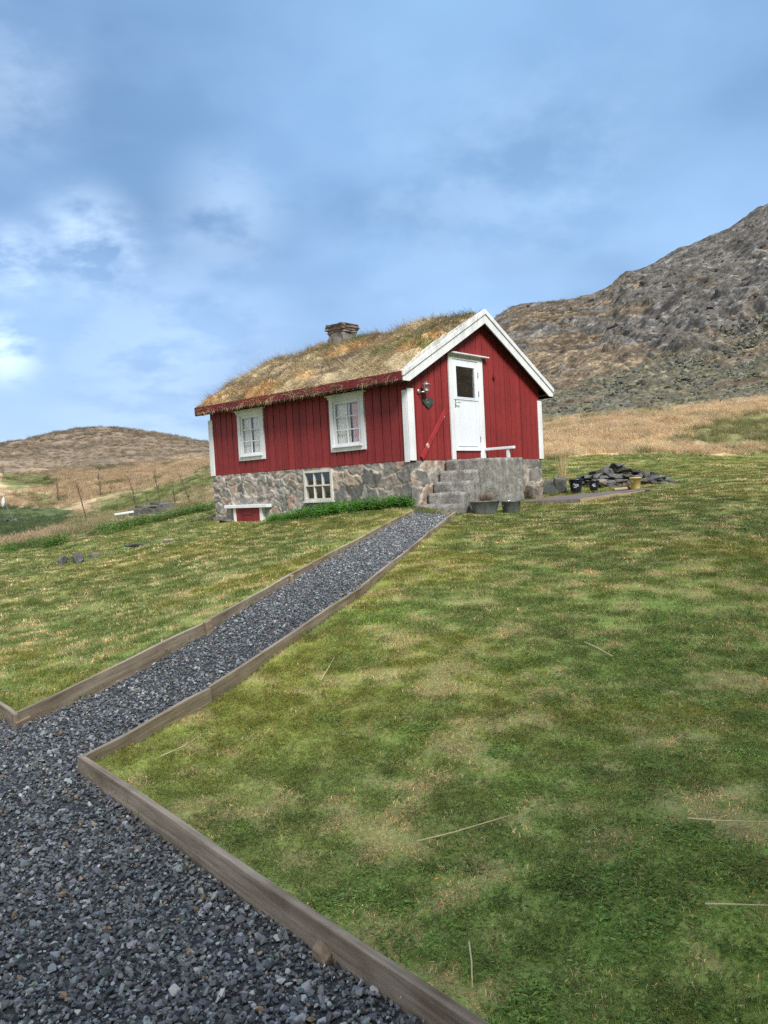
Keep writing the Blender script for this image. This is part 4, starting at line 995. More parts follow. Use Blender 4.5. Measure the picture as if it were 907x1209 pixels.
# leaning red plank
ax_, az_ = plane_gable(498.5, 541, -BT-.03); bx_, bz_ = plane_gable(526, 485, -BT-.03)
m_plank = simple('worn_red_paint', [(.35,(.25,.018,.024)),(.62,(.30,.03,.035)),(.70,(.55,.42,.38))], 5, (1,1,1), bstr=.3)
pk = MB(); ln_ = math.hypot(bx_-ax_, bz_-az_); pk.box(0, -.03, -.05, ln_, 0, .05)
pko = pk.build('plank', m_plank, None, .004); pko.location = H2W(ax_, -BT-.012, az_); pko.rotation_euler = Matrix.Rotation(HROT, 3, 'Z').to_4x4().to_3x3().to_quaternion().to_matrix().to_euler()
pko.rotation_euler = (Matrix.Rotation(HROT, 3, 'Z')@Matrix.Rotation(-math.atan2(bz_-az_, bx_-ax_), 3, 'Y')).to_euler()
tag(pko, 'worn red plank leaning diagonally on the red gable beside the door', 'plank')

# ------------------------------------------------------------------ concrete steps
m_conc, nt, b = mat_new('old_concrete', .95, 0, .15)
v = tex(nt, 'Object'); n1 = noise(nt, v, 4.5, 9, .75); n2 = noise(nt, v, 30, 6, .7); n3 = noise(nt, tex(nt, 'Object', (5, 5, .9)), 2.4, 5, .6)
cz = ramp(nt, n1, [(.32,(.14,.136,.128)),(.5,(.26,.255,.24)),(.66,(.42,.41,.39))])
cz = mixc(nt, 1, cz, ramp(nt, n2, [(.3,(.55,)*3),(.7,(1.3,)*3)]), 'MULTIPLY'); cz = mixc(nt, 1, cz, ramp(nt, n3, [(.35,(.84,.83,.80)),(.6,(1.05,)*3)]), 'MULTIPLY')
nt.links.new(cz, b.inputs['Base Color']); bump(nt, b, n2, .9, .02)
steps = empty('stone_steps', H2W(0, 0, 0), HROT, 'weathered grey concrete steps climbing along the gable to the cabin door', 'steps')
SP = .92; TOPZ = ZB-.025
def rough_block(x0, x1, y0, y1, z0, z1, name, seed, res=.045, amp=.016):
    bm = bmesh.new(); bmesh.ops.create_cube(bm, size=1)
    for v_ in bm.verts: v_.co = Vector(((x0+x1)/2+v_.co.x*(x1-x0), (y0+y1)/2+v_.co.y*(y1-y0), (z0+z1)/2+v_.co.z*(z1-z0)))
    bmesh.ops.bevel(bm, geom=bm.edges[:], offset=.014, segments=2, affect='EDGES')
    for it in range(6):
        es = [e for e in bm.edges if e.calc_length() > res*1.8]
        if not es: break
        bmesh.ops.subdivide_edges(bm, edges=es, cuts=1, use_grid_fill=True)
    bmesh.ops.triangulate(bm, faces=bm.faces[:])
    co = np.array([v_.co for v_ in bm.verts]); bm.normal_update(); nr = np.array([v_.normal for v_ in bm.verts])
    q_ = (fbm(co[:, 0]*7+co[:, 2]*5, co[:, 1]*7-co[:, 2]*6, 4, seed)-.55)*2*amp+(fbm(co[:, 0]*2+co[:, 2]*2, co[:, 1]*2-co[:, 2]*2, 2, seed+9)-.5)*amp
    co = co+nr*q_[:, None]
    for v_, c_ in zip(bm.verts, co): v_.co = c_
    me = bpy.data.meshes.new(name); bm.to_mesh(me); bm.free(); me.materials.append(m_conc)
    for p_ in me.polygons: p_.use_smooth = True
    o_ = bpy.data.objects.new(name, me); link(o_, steps); return o_
LX0, LX1 = 1.02, 2.60
rough_block(LX0, LX1, -SP, -.06, -.3, TOPZ, 'landing', 1)
nst_ = 4; ris = .212
for k in range(nst_):
    xr_ = LX0-.012-k*.205; z_ = TOPZ-ris*(k+1); rough_block(xr_-.44 if k == nst_-1 else xr_-.20, xr_, -SP-.01*k-(.03 if k == nst_-1 else 0), -.06, -.3, z_, 'step', 10+k)
# low handrail on the landing
rl = empty('handrail', H2W(2.5, -BT-.03, ZB), HROT, 'low white wooden handrail at the right side of the door on the landing', 'handrail')
MB().box(-.03, -.72, .17, .05, -.005, .225).build('rail', m_white, rl, .006); MB().box(-.012, -.60, -.03, .032, -.53, .1685).build('post', m_white, rl, .005)

# ------------------------------------------------------------------ stones beside the steps
m_slab = simple('dark_slate_stone', [(.28,(.026,.027,.028)),(.5,(.07,.071,.07)),(.72,(.165,.162,.15))], 4, bstr=.7, bdist=.02, detail=9)
m_pale = simple('pale_granite', [(.28,(.10,.085,.075)),(.5,(.22,.19,.165)),(.75,(.36,.32,.29))], 5, bstr=.7, bdist=.02, detail=9)
m_grey2 = simple('slate_block_stone', [(.28,(.045,.048,.05)),(.5,(.095,.10,.10)),(.72,(.18,.18,.17))], 5, bstr=.7, bdist=.02, detail=9)
m_slab2 = simple('brown_slate_stone', [(.28,(.04,.035,.03)),(.5,(.085,.075,.065)),(.72,(.17,.155,.135))], 4, bstr=.7, bdist=.02, detail=9)
m_grey = simple('grey_stone', [(.28,(.04,.043,.048)),(.5,(.10,.105,.11)),(.75,(.21,.21,.21))], 5, bstr=.7, bdist=.02, detail=9)
def gz(x, y): return float(lawn_h(x, y)[0])
def stone(px, py, sz, mat, label, group=None, seed=0, rz=0, tilt=(0,0), sink=.03, name='stone', cat='stone', pos=None, dz=0, pw=.5, sub=2):
    p = ground_at(px, py) if pos is None else np.array(pos, float)
    me, h = rock_mesh(name, seed, *sz, mat, sub, 18, pw=pw)
    o_ = bpy.data.objects.new(name, me); z_ = (gz(p[0], p[1]) if pos is None or len(pos) == 2 else p[2])
    for v_ in me.vertices: v_.co.z += h
    o_.location = (p[0], p[1], z_-sink+dz); o_.rotation_euler = (tilt[0], tilt[1], rz); link(o_); return tag(o_, label, cat, group)
q = H2W(3.55, -.10, 0); stone(0, 0, (.66,.16,.50), m_grey2, 'upright grey stone block set under the right gable corner beside the steps', None, 5, HROT, pos=(q[0], q[1], ZW+.66), pw=.28)
stone(631, 588, (.62,.34,.40), m_pale, 'pale rounded granite boulder at the foot of the steps beside the wooden deck', None, 6, HROT, pw=.6)
stone(647, 583, (.46,.13,.42), m_grey2, 'grey slab leaning left on the foundation behind the deck', None, 8, .1, (.1, .35), pw=.28)
stone(663, 583.5, (.34,.14,.47), m_grey2, 'tall grey slab standing just left of the blue pots', None, 9, .15, (.1, -.06), pw=.28)

# ------------------------------------------------------------------ deck
m_deck = simple('weathered_deck', [(.3,(.10,.085,.08)),(.7,(.19,.165,.155))], 3, (1,14,1), bstr=.4, bdist=.006); m_deckl = simple('fresh_timber', [(.3,(.30,.235,.14)),(.7,(.42,.34,.21))], 3, (1,1,8), bstr=.3)
d_a = ground_at(618, 592.5); d_b = ground_at(684, 594); d_c = ground_at(768, 580.5)
A3 = d_a+np.array([0,0,.085]); B3 = d_b+np.array([0,0,.095]); C3 = d_c+np.array([0,0,.075])
_gy = .05; _gx = (C3[2]-B3[2]-_gy*(C3[1]-B3[1]))/(C3[0]-B3[0]); _pn = np.array([-_gx, -_gy, 1.0])
def deck_z(x, y): return float(B3[2]-(_pn[0]*(x-B3[0])+_pn[1]*(y-B3[1])))
deck = empty('wooden_deck', (float(d_b[0]), float(d_b[1]), float(gz(d_b[0], d_b[1]))), 0, 'low weathered plank deck with a pale front board under the blue pots', 'deck')
dl = lambda p: deck_z(p[0]+d_b[0], p[1]+d_b[1])-deck.location.z
A2 = d_a[:2]-d_b[:2]; C2 = d_c[:2]-d_b[:2]; bk = np.array([.42, 1.0]); bk /= np.linalg.norm(bk)
Dp = [A2, np.zeros(2), C2, C2+bk*.22, A2+bk*.42+np.array([.45, .25])]
def slab_poly(P, t0, t1, name, mat):
    n_ = len(P); V = [(p[0], p[1], dl(p)+t0) for p in P]+[(p[0], p[1], dl(p)+t1) for p in P]
    return MB().add(V, [tuple(range(n_))[::-1], tuple(range(n_, 2*n_))]+[(i, (i+1) % n_, n_+(i+1) % n_, n_+i) for i in range(n_)]).build(name, mat, deck, .004)
slab_poly(Dp, -.03, 0, 'deck_boards', m_deck)
def edge_board(p, q, drop, th, mat, name):
    p = np.array(p); q = np.array(q); d = (q-p)/np.linalg.norm(q-p); n_ = np.array([d[1], -d[0]])*th
    return slab_poly([p, q, q+n_, p+n_][::-1], -.20, drop, name, mat)
edge_board(A2, -.01*C2/np.linalg.norm(C2), -.006, .025, m_deck, 'side_board'); edge_board(C2*.004, C2*.55, -.008, .025, m_deckl, 'front_board'); edge_board(C2*.555, C2*.9, -.022, .025, m_deckl, 'front_board')
# pots and bucket on the deck
m_pot, nt, b = mat_new('blue_glaze', .18, 0, .6)
nt.links.new(ramp(nt, noise(nt, tex(nt, 'Object'), 6, 3), [(.3,(.006,.008,.028)),(.7,(.014,.018,.055))]), b.inputs['Base Color'])
m_dec = simple('white_glaze', [(.3,(.5,.5,.52)),(.7,(.7,.7,.7))], 8, rough=.3, bstr=0); m_soil = simple('potting_soil', [(.3,(.02,.015,.01)),(.7,(.06,.045,.03))], 30)
def on_plane(px, py, z):
    q = ray(px, py); t_ = (z-EYE)/q[2]; return np.array([0, 0, EYE])+q*t_
def pot(px, py, h, r_, label, seed):
    p = ground_at(px, py+1); p[2] = max(deck_z(p[0], p[1]), gz(p[0], p[1]))+.002; t = empty('flower_pot', tuple(p), .3, label, 'flower pot', 'blue pots on the deck')
    prof = [(r_*.62, 0), (r_*.70, .01), (r_*.86, h*.45), (r_*.98, h*.9), (r_*1.06, h*.93), (r_*1.06, h), (r_*.95, h), (r_*.90, h*.86), (0, h*.84)]
    MB().lathe(prof, 32).build('pot', m_pot, t, 0, True).data.shade_smooth()
    MB().lathe([(0, h*.845), (r_*.89, h*.862), (r_*.88, h*.868), (0, h*.88)], 24).build('soil', m_soil, t)
    rr = random.Random(seed); m = MB()          # painted sprig facing the lawn, hugging the glaze
    for k in range(9):
        a0 = math.atan2(-p[1], -p[0])-.3+rr.uniform(-.15, .15); zc = h*rr.uniform(.35, .62); pts_ = []
        for s_ in range(5):
            aa = a0+(.11*s_*(1 if k % 2 else -1)); z2 = zc+h*.07*s_*(.9-.25*s_); z2 = min(max(z2, h*.1), h*.86); rad = np.interp(z2, [0, .01, h*.45, h*.9], [r_*.62, r_*.70, r_*.86, r_*.98])+.002
            pts_.append((rad*math.cos(aa), rad*math.sin(aa), z2))
        m.tube(pts_, .007, 5, .002)
    m.build('painted_sprig', m_dec, t); return t
pot(680.5, 582, .30, .158, 'larger dark blue glazed pot with white sprig, nearer the cabin on the deck', 1)
pot(701.5, 580.5, .235, .125, 'smaller dark blue glazed pot with white sprig, between the larger pot and the yellow bucket', 2)
p = ground_at(751, 581); p[2] = max(gz(p[0], p[1]), deck_z(p[0], p[1]))+.002; bk_ = empty('bucket', tuple(p), 0, 'faded yellow plastic bucket standing at the right end of the deck', 'bucket')
m_yel = simple('faded_yellow_plastic', [(.3,(.52,.38,.10)),(.55,(.70,.55,.20)),(.72,(.78,.70,.48))], 6, rough=.45, bstr=.1)
MB().lathe([(0,0),(.095,0),(.10,.008),(.128,.24),(.136,.242),(.136,.265),(.13,.27),(.122,.265),(.092,.015),(0,.013)], 32).build('shell', m_yel, bk_, 0, True)
MB().tube([(.137*math.cos(t_), .02*math.sin(t_)-.137*math.sin(t_)*.9, .245-.09*abs(math.sin(t_))) for t_ in np.linspace(0, math.pi, 14)], .004, 6).build('bail', m_handle, bk_)
# stone heap
cell = [(712,572),(725,572),(738,572),(752,571),(764,571),(775,570),(785,570)]
hp0 = ground_at(705, 576); k_ = 0
rr = random.Random(12)
heap_c = ground_at(742, 574)
hdir = np.array([1.0, .35]); hdir /= np.linalg.norm(hdir); hn = np.array([-hdir[1], hdir[0]])
def heap_stone(u_, v_, z_, sz, seed, mat, rz, tl, label='flat dark slab in the loose stone heap behind the deck', grp='slabs of the stone heap'):
    p = heap_c[:2]+hdir*u_+hn*v_; g_ = gz(p[0], p[1])
    me, h = rock_mesh('stone_slab', seed, *sz, mat, 2, 16, pw=.4)
    o_ = bpy.data.objects.new('stone_slab', me); o_.location = (p[0], p[1], g_+z_+h*.8); o_.rotation_euler = (tl[0], tl[1], math.atan2(hdir[1], hdir[0])+rz); link(o_); return tag(o_, label, 'stone slab', grp)
sd_ = 400
for row, (z_, u0, u1, n_) in enumerate(((0, -1.15, 1.2, 9), (.09, -1.05, 1.05, 9), (.18, -.95, .9, 8), (.27, -.75, .6, 6), (.36, -.4, .2, 3))):
    for i in range(n_):
        u_ = u0+(u1-u0)*(i+.5)/n_+rr.uniform(-.06, .06); sd_ += 1
        for v_ in ((.10, .48) if row < 2 else (.18, .45) if row < 3 else (.32,)):
            sd_ += 1; heap_stone(u_, v_+rr.uniform(-.05, .05), z_+rr.uniform(-.015, .015), (rr.uniform(.36, .62), rr.uniform(.25, .4), rr.uniform(.10, .17)), sd_, rr.choice([m_slab, m_slab, m_slab, m_grey, m_slab2]), rr.uniform(-.25, .25), (rr.uniform(-.12, .12), rr.uniform(-.08, .16)))
heap_stone(.62, .25, .27, (1.05,.35,.09), 991, m_slab, -.05, (0, .13), 'long dark slab lying on top of the heap, sloping down to the right', None)
heap_stone(-.12, .22, .44, (.5,.36,.15), 992, m_slab, .1, (0, .05), 'rounded dark stone crowning the top of the heap', None)
heap_stone(-.98, .0, .24, (.40,.30,.13), 993, m_grey, .2, (0, -.1), 'light grey stone on the left shoulder of the heap', None)
heap_stone(-.95, -.12, .10, (.42,.30,.16), 994, m_pale, .1, (0, .1), 'brownish grey stone on the heap behind the smaller blue pot', None)
m_rust = simple('rusty_stone', [(.3,(.10,.055,.03)),(.7,(.22,.13,.08))], 6, bstr=.5)
stone(738, 580, (.30,.10,.24), m_rust, 'rust brown stone leaning just left of the yellow bucket', None, 61, .4, (0, .5))
for px, w_, lab in ((733, .34, 'pale split log lying at the foot of the stone heap'),):
    p = ground_at(px, 583); p[2] = gz(p[0], p[1]); lg = MB().tube([(-w_/2, 0, 0), (0, .01, .005), (w_/2, 0, .012)], .035, 12).build('log', m_deckl, None, .004); lg.location = (p[0], p[1], max(p[2], deck_z(p[0], p[1]))+.03); lg.rotation_euler = (0, 0, .25); tag(lg, lab, 'log')
for i, (u_, v_) in enumerate(((1.05,.0),(1.2,.25),(1.32,.05))): heap_stone(u_, v_, -.02, (.34,.24,.09), 700+i, m_grey if i else m_slab, rr.uniform(-.4, .4), (0, .1))

# ------------------------------------------------------------------ tubs by the steps
rim = [(590, 604)]
p = ground_at(573, 607)
tub = empty('planter_tub', tuple(p), .05, 'long flared galvanised tub with a dead plant at the foot of the steps', 'tub')
def loft(V, F, levels, n_=36, pw=.6):
    b0 = len(V)
    for (hx_, hy_, z_) in levels:
        for k in range(n_):
            t_ = k/n_*2*math.pi; c_, s_ = math.cos(t_), math.sin(t_); V.append((hx_*math.copysign(abs(c_)**pw, c_), hy_*math.copysign(abs(s_)**pw, s_), z_))
    for j in range(len(levels)-1): F += [(b0+j*n_+k, b0+j*n_+(k+1) % n_, b0+(j+1)*n_+(k+1) % n_, b0+(j+1)*n_+k) for k in range(n_)]
    F.append(tuple(b0+k for k in range(n_))[::-1]); F.append(tuple(b0+(len(levels)-1)*n_+k for k in range(n_)))
V = []; F = []; loft(V, F, [(.19,.12,-.04),(.195,.125,.0),(.265,.17,.225),(.275,.178,.23),(.278,.18,.245),(.27,.172,.25),(.258,.162,.235),(.25,.155,.20)])
MB().add(V, F).build('tub', m_zinc, tub, 0, True)
V = []; F = []; loft(V, F, [(.248,.152,.201),(.24,.145,.212)]); MB().add(V, F).build('soil', m_soil, tub)
MB().tube([(-.25,.0,.235),(-.285,.0,.245),(-.29,.0,.2),(-.262,.0,.17)], .006, 6).build('handle', m_zinc, tub)
p2 = ground_at(604, 604.5)
tub2 = empty('bucket', tuple(p2), .3, 'short galvanised bucket right of the long planter tub by the steps', 'bucket')
MB().lathe([(0,-.02),(.15,-.02),(.155,0),(.178,.19),(.187,.195),(.187,.21),(.178,.212),(.172,.19),(.15,.03),(0,.028)], 32).build('shell', m_zinc, tub2, 0, True)
MB().tube([(.182*math.cos(t_), .182*math.sin(t_), .205+.012*math.sin(t_*2)) for t_ in np.linspace(.2, math.pi-.2, 16)], .005, 6).build('bail', m_handle, tub2)
p3 = ground_at(601, 602); lid = MB().lathe([(0,0),(.18,0),(.19,.008),(.185,.02),(0,.03)], 28).build('tub_lid', m_zinc, None, 0, True); lid.location = (p3[0]+.03, p3[1]+.33, p3[2]+.22); lid.rotation_euler = (.25, .12, 0); lid.location.z = gz(lid.location.x, lid.location.y)+.20
bpy.data.objects.remove(lid)
# dead plant in the tub
rb2 = np.random.default_rng(9); n_ = 420
bs = np.stack([rb2.normal(.02, .07, n_), rb2.normal(0, .05, n_), np.full(n_, .205)], 1)
dr = np.stack([bs[:, 0]*3.4+rb2.normal(0, .15, n_), bs[:, 1]*3.4+rb2.normal(0, .15, n_), np.ones(n_)], 1)
col_ = np.array([[.17,.105,.075]])*rb2.uniform(.6, 1.5, (n_, 1))
V, F, c_ = free_blades(bs, dr, rb2.uniform(.12, .30, n_), rb2.uniform(.003, .006, n_), rb2.uniform(-.02, .12, n_), rb2, col_)
dp = npmesh('dead_plant', V, F, m_tb, False, c_); dp.location = tuple(p); tag(dp, 'dead brown heather plant standing in the long galvanised tub', 'plant')
# tall dry reed plume left of the heap
pr_ = ground_at(664, 566); n_ = 110
rb3 = np.random.default_rng(19); bs = np.stack([rb3.normal(0, .06, n_), rb3.normal(0, .06, n_), np.full(n_, -.03)], 1)
V, F, c_ = free_blades(bs, np.stack([rb3.normal(.02, .13, n_), rb3.normal(0, .13, n_), np.ones(n_)], 1), rb3.uniform(.5, 1.6, n_), rb3.uniform(.004, .008, n_), rb3.uniform(0, .05, n_), rb3, np.array([[.62,.47,.27]])*rb3.uniform(.7, 1.2, (n_, 1)))
n_ = 160; bs2 = np.stack([rb3.normal(0, .13, n_), rb3.normal(0, .10, n_), np.full(n_, 0)], 1)
V2, F2, c2 = free_blades(bs2, np.stack([rb3.normal(0, 1, n_), rb3.normal(0, 1, n_), rb3.uniform(.1, .9, n_)], 1), rb3.uniform(.2, .5, n_), rb3.uniform(.006, .012, n_), rb3.uniform(.1, .4, n_), rb3, np.array([[.28,.20,.12]])*rb3.uniform(.5, 1.2, (n_, 1)))
o_ = npmesh('dry_reed', np.concatenate([V, V2]), np.concatenate([F, F2+len(V)]), m_tb, False, np.concatenate([c_, c2])); o_.location = tuple(pr_); tag(o_, 'tall straw coloured dry grass plume standing left of the stone heap', 'plant')

# ------------------------------------------------------------------ edging boards
def wood_edge(name, c0, c1, c2):
    m, nt, b = mat_new(name, .85, 0, .2)
    n1 = noise(nt, tex(nt, 'Object', (.7, 14, 14)), 2.5, 7, .65, .4); n2 = noise(nt, tex(nt, 'Object', (1.2, 2, 2)), 1.6, 5, .6)
    c = mixc(nt, 1, ramp(nt, n1, [(.3, c0), (.5, c1), (.72, c2)]), ramp(nt, n2, [(.32, (.55,.5,.45)), (.6, (1.08,)*3)]), 'MULTIPLY')
    nt.links.new(c, b.inputs['Base Color']); bump(nt, b, n1, .5, .006); return m
m_edge = wood_edge('edging_timber', (.19,.15,.112), (.34,.28,.215), (.48,.415,.34)); m_edge2 = wood_edge('grey_edging_timber', (.20,.155,.118), (.36,.295,.23), (.50,.435,.36))
def edging(p, q, side, label, mat, h=.15, th=.030, stakes=(), group='timber edging boards of the path'):
    """board with top edge p-q; thickness goes to 'side' (+1 left of the direction)"""
    p = Vector(p); q = Vector(q); d = q-p; ln_ = d.length; xd = d.normalized(); yd = Vector((0,0,1)).cross(xd).normalized()*1; zd = xd.cross(yd)
    n_ = 14; V = []; F = []; r = random.Random(int(ln_*1000))
    for i in range(n_+1):
        x_ = ln_*i/n_; wob = .004*math.sin(i*1.1+ln_); zt = .004*math.sin(i*.7+1); y0 = (0 if side > 0 else -th)+wob
        V += [(x_, y0, h+zt), (x_, y0+th, h+zt), (x_, y0+th, -.10), (x_, y0, -.10)]
    for i in range(n_):
        for k in range(4): F.append((i*4+k, (i+1)*4+k, (i+1)*4+(k+1) % 4, i*4+(k+1) % 4))
    F += [(3, 2, 1, 0), (n_*4, n_*4+1, n_*4+2, n_*4+3)]
    o_ = MB().add(V, F).build('edging_board', mat, None, .004)
    mt_ = Matrix(((xd.x, yd.x, zd.x), (xd.y, yd.y, zd.y), (xd.z, yd.z, zd.z))); o_.matrix_world = Matrix.Translation(p-zd*h)@mt_.to_4x4()
    for (s_, dn, sd2, w_, hh, c_) in stakes:
        y_ = (th+.001 if sd2 > 0 else -.001) if side > 0 else (.001 if sd2 > 0 else -th-.001)
        st_ = MB().box(s_*ln_-w_/2, min(y_, y_+sd2*dn), -.12, s_*ln_+w_/2, max(y_, y_+sd2*dn), hh).build('stake', c_, o_, .006)
    return tag(o_, label, 'edging board', group)
m_stake = wood_edge('stake_timber', (.19,.14,.10), (.36,.28,.20), (.52,.43,.33))
eR, eL = EDGE_R, EDGE_L
g_ = .004
def shrink(p, q, e=.003):
    d = (q-p)/np.linalg.norm(q-p); return p+d*e, q-d*e
edging(*shrink(eR[0], eR[1], .005), -1, 'weathered timber edging right of the path, starting at the corner by the yard', m_edge, stakes=())
edging(*shrink(eR[1], eR[2]), -1, 'middle length of timber edging on the right side of the path', m_edge)
edging(*shrink(eR[2], eR[3]), -1, 'timber edging on the right side of the path, ending at the foot of the steps', m_edge)
edging(*shrink(eL[0], eL[1]), 1, 'timber edging left of the path, between the left yard corner and the pale stake', m_edge, stakes=((.025, .022, -1, .11, .10, m_stake), (.985, .045, -1, .07, .165, m_stake)))
edging(*shrink(eL[1], eL[2]), 1, 'middle length of timber edging on the left side of the path', m_edge, stakes=((.72, .04, -1, .05, .15, m_stake),))
edging(*shrink(eL[2], eL[3]), 1, 'timber edging on the left side of the path, ending at the green plants', m_edge, stakes=((.98, .04, -1, .05, .16, m_stake),))
fr_a, fr_b = FR0-_d*.0, FR2
edging(fr_a+np.array([0,0,.006])-_d*.02, fr_b, 1, 'long grey brown edging board between gravel yard and near lawn, with a broken stake', m_edge2, .16, .032, stakes=())
o_ = bpy.data.objects[-1] if False else None
# broken stake in the gravel against the near board
sp = ground_at(396, 1131, -.06); stk = [o for o in C.objects if o.get('label', '').startswith('long grey brown edging')][0]
inv = stk.matrix_world.inverted(); ls = inv@Vector(sp)
V = [(-.04,0,-.12),(.04,0,-.12),(.04,-.035,-.12),(-.04,-.035,-.12),(-.04,0,.095),(.036,0,.085),(.042,-.035,.055),(-.036,-.03,.075),(.0,-.002,.10),(.008,-.035,.08)]
MB().add([(ls.x+a_, -.001+b_, c_) for a_, b_, c_ in V], [(0,1,2,3),(0,4,8,5,1),(3,2,6,9,7),(0,3,7,4),(1,5,6,2),(4,7,9,8),(8,9,6,5)]).build('stake', m_stake, stk, .004)
edging(YL0+np.array([0,0,.004])+_d*.0, YL1, -1, 'short grey edging board at the left edge running out of the picture', m_edge2, .14, .032)

m_rough = simple('rough_dark_rock', [(.28,(.035,.036,.04)),(.5,(.085,.086,.09)),(.72,(.20,.20,.20))], 9, bstr=.9, bdist=.03, detail=9)
# ------------------------------------------------------------------ rocks on the left lawn
stone(75, 667, (.30,.26,.24), m_rough, 'left one of two dark rounded rocks on the edge of the left lawn', None, 21, .3, pw=.9, sub=3)
stone(91, 665, (.30,.28,.28), m_rough, 'taller right one of two dark rounded rocks on the edge of the left lawn', None, 22, .9, pw=.9, sub=3)
stone(111, 657.5, (.30,.2,.12), m_grey, 'flat bluish grey stone right of the two dark rounded rocks', None, 23, .1, pw=.5)
stone(168, 645, (.85,.22,.10), m_slab, 'long thin dark slab lying in the grass of the left lawn', None, 24, .45, pw=.35)
stone(205, 639, (.5,.12,.06), m_grey, 'thin grey slab nearly sunk in the left lawn nearer the cabin', None, 25, .45, pw=.35)
for i, (px, py, sx_, lab) in enumerate(((259, 614, .42, 'lowest of the flat dark stones at the far foundation corner'), (266, 616.5, .34, 'front flat stone at the far foundation corner, nearest the hatch'), (269, 611, .3, 'upper flat grey stone stacked at the far foundation corner'))):
    stone(px, py, (sx_, .26, .12), (m_slab, m_slab, m_grey)[i], lab, None, 26+i, .3*i, pw=.4)
# slab stack in the rough
for i, (px, py, sz, dz_) in enumerate(((163, 611, (.85,.4,.36), .10), (179, 609, (1.0,.4,.36), .10), (195, 606, (.8,.4,.36), .10), (170, 610, (.9,.36,.16), .42), (189, 607, (.95,.36,.16), .42))):
    stone(px, py, sz, m_slab, ('left end stone of the dark slab row beyond the lawn', 'middle stone of the dark slab row beyond the lawn', 'right end stone of the dark slab row beyond the lawn', 'left upper slab lying on the dark row beyond the lawn', 'right upper slab lying on the dark row beyond the lawn')[i], None, 40+i, .35, pos=None, dz=dz_, pw=.35)
pb = ground_at(147, 614.5); bo = MB().box(-.42, -.12, 0, .42, .12, .06).build('board', simple('pale_green_board', [(.3,(.40,.46,.42)),(.7,(.55,.6,.56))], 4), None, .01); bo.location = (pb[0], pb[1], pb[2]+.30); bo.rotation_euler = (.12, -.10, .5); tag(bo, 'pale greenish board lying left of the dark slab row', 'board')
# far left: stone heap with a leaning pole
pc = ground_at(7, 617)
for i, (dx_, dy_, s_) in enumerate(((-.55,0,.55),(.0,.1,.6),(.55,0,.6),(.2,.3,.5),(-.25,.3,.45))):
    stone(0, 0, (s_, s_*.8, s_*.55), (m_grey, m_slab)[i % 2], 'grey boulder in the small heap on the far left field', 'boulders of the far left heap', 80+i, i, pos=(pc[0]+dx_, pc[1]+dy_), pw=.6)
pl = empty('leaning_pole', (float(pc[0]+.5), float(pc[1]), float(pc[2]+.0)), 0, 'thin leaning pole with a pale cloth bag tied on it, on the far left field', 'pole')
MB().tube([(0,0,0),(-.35,0,.85),(-.62,0,1.5)], .028, 8, .022).build('pole', m_grey, pl)
V = []; F = []; loft(V, F, [(.02,.02,1.55),(.09,.07,1.42),(.12,.09,1.2),(.09,.07,1.02),(.04,.04,.92)][::-1], 16, .9)
cb = MB().add([(x_-.55-.12*(1.5-z_), y_, z_) for x_, y_, z_ in V], F).build('cloth_bag', simple('pale_cloth', [(.3,(.36,.38,.40)),(.7,(.55,.57,.58))], 4, bstr=.5), pl, 0, True)
# bare saplings
m_twig = simple('sapling_bark', [(.3,(.05,.037,.028)),(.7,(.12,.088,.065))], 8, (1,1,1), bstr=.2)
SAP = [(69,592,568,'thin bare sapling farthest out on the rough bank at the edge of the green field'),(102.5,615,572,'tallest bare sapling, dark and bending left, at the corner of the green field'),(119,586,560,'pale bare sapling alone up on the straw bank'),
       (163,604.5,568,'leaning bare sapling rising behind the left end of the slab row'),(174.5,603,586,'shortest bare sapling standing behind the middle of the slab row'),(190,600,562,'tall bare sapling rising behind the right part of the slab row'),
       (207,600,573,'upright bare sapling just right of the slab row'),(226,598,564,'leaning bare sapling nearest the cabin wall')]
for i, (px, py, pt, lab) in enumerate(SAP):
    p = ground_at(px, py+.5); d_ = p[1]; h = (py-pt)/F_PX*d_*1.15; r = random.Random(i+5)
    tilt = {1: -.22, 3: -.22, 5: -.13, 7: -.32}.get(i, -.03); w_ = .010+.0007*d_
    pts_ = [(tilt*h*(k/5)**1.2+r.uniform(-.02, .02)*h*.5*(k > 0), r.uniform(-.02, .02), h*k/5-.03*(k == 0)) for k in range(6)]
    m = MB().tube(pts_, w_, 7, w_*.35)
    for k in range(13):
        u_ = r.uniform(.25, .98); f_ = u_*5; j = int(f_); b_ = Vector(pts_[j]).lerp(Vector(pts_[min(j+1, 5)]), f_-j); an = r.uniform(0, 6.28); l_ = h*r.uniform(.08, .2)*(1.1-u_*.6)
        m.tube([b_, b_+Vector((math.cos(an)*l_*.4, math.sin(an)*l_*.4, l_*.5)), b_+Vector((math.cos(an)*l_*.6, math.sin(an)*l_*.6, l_*1.1))], w_*.4, 5, w_*.15)
    o_ = m.build('sapling', m_twig, None, 0, True); o_.location = p; tag(o_, lab, 'sapling', 'young bare saplings')

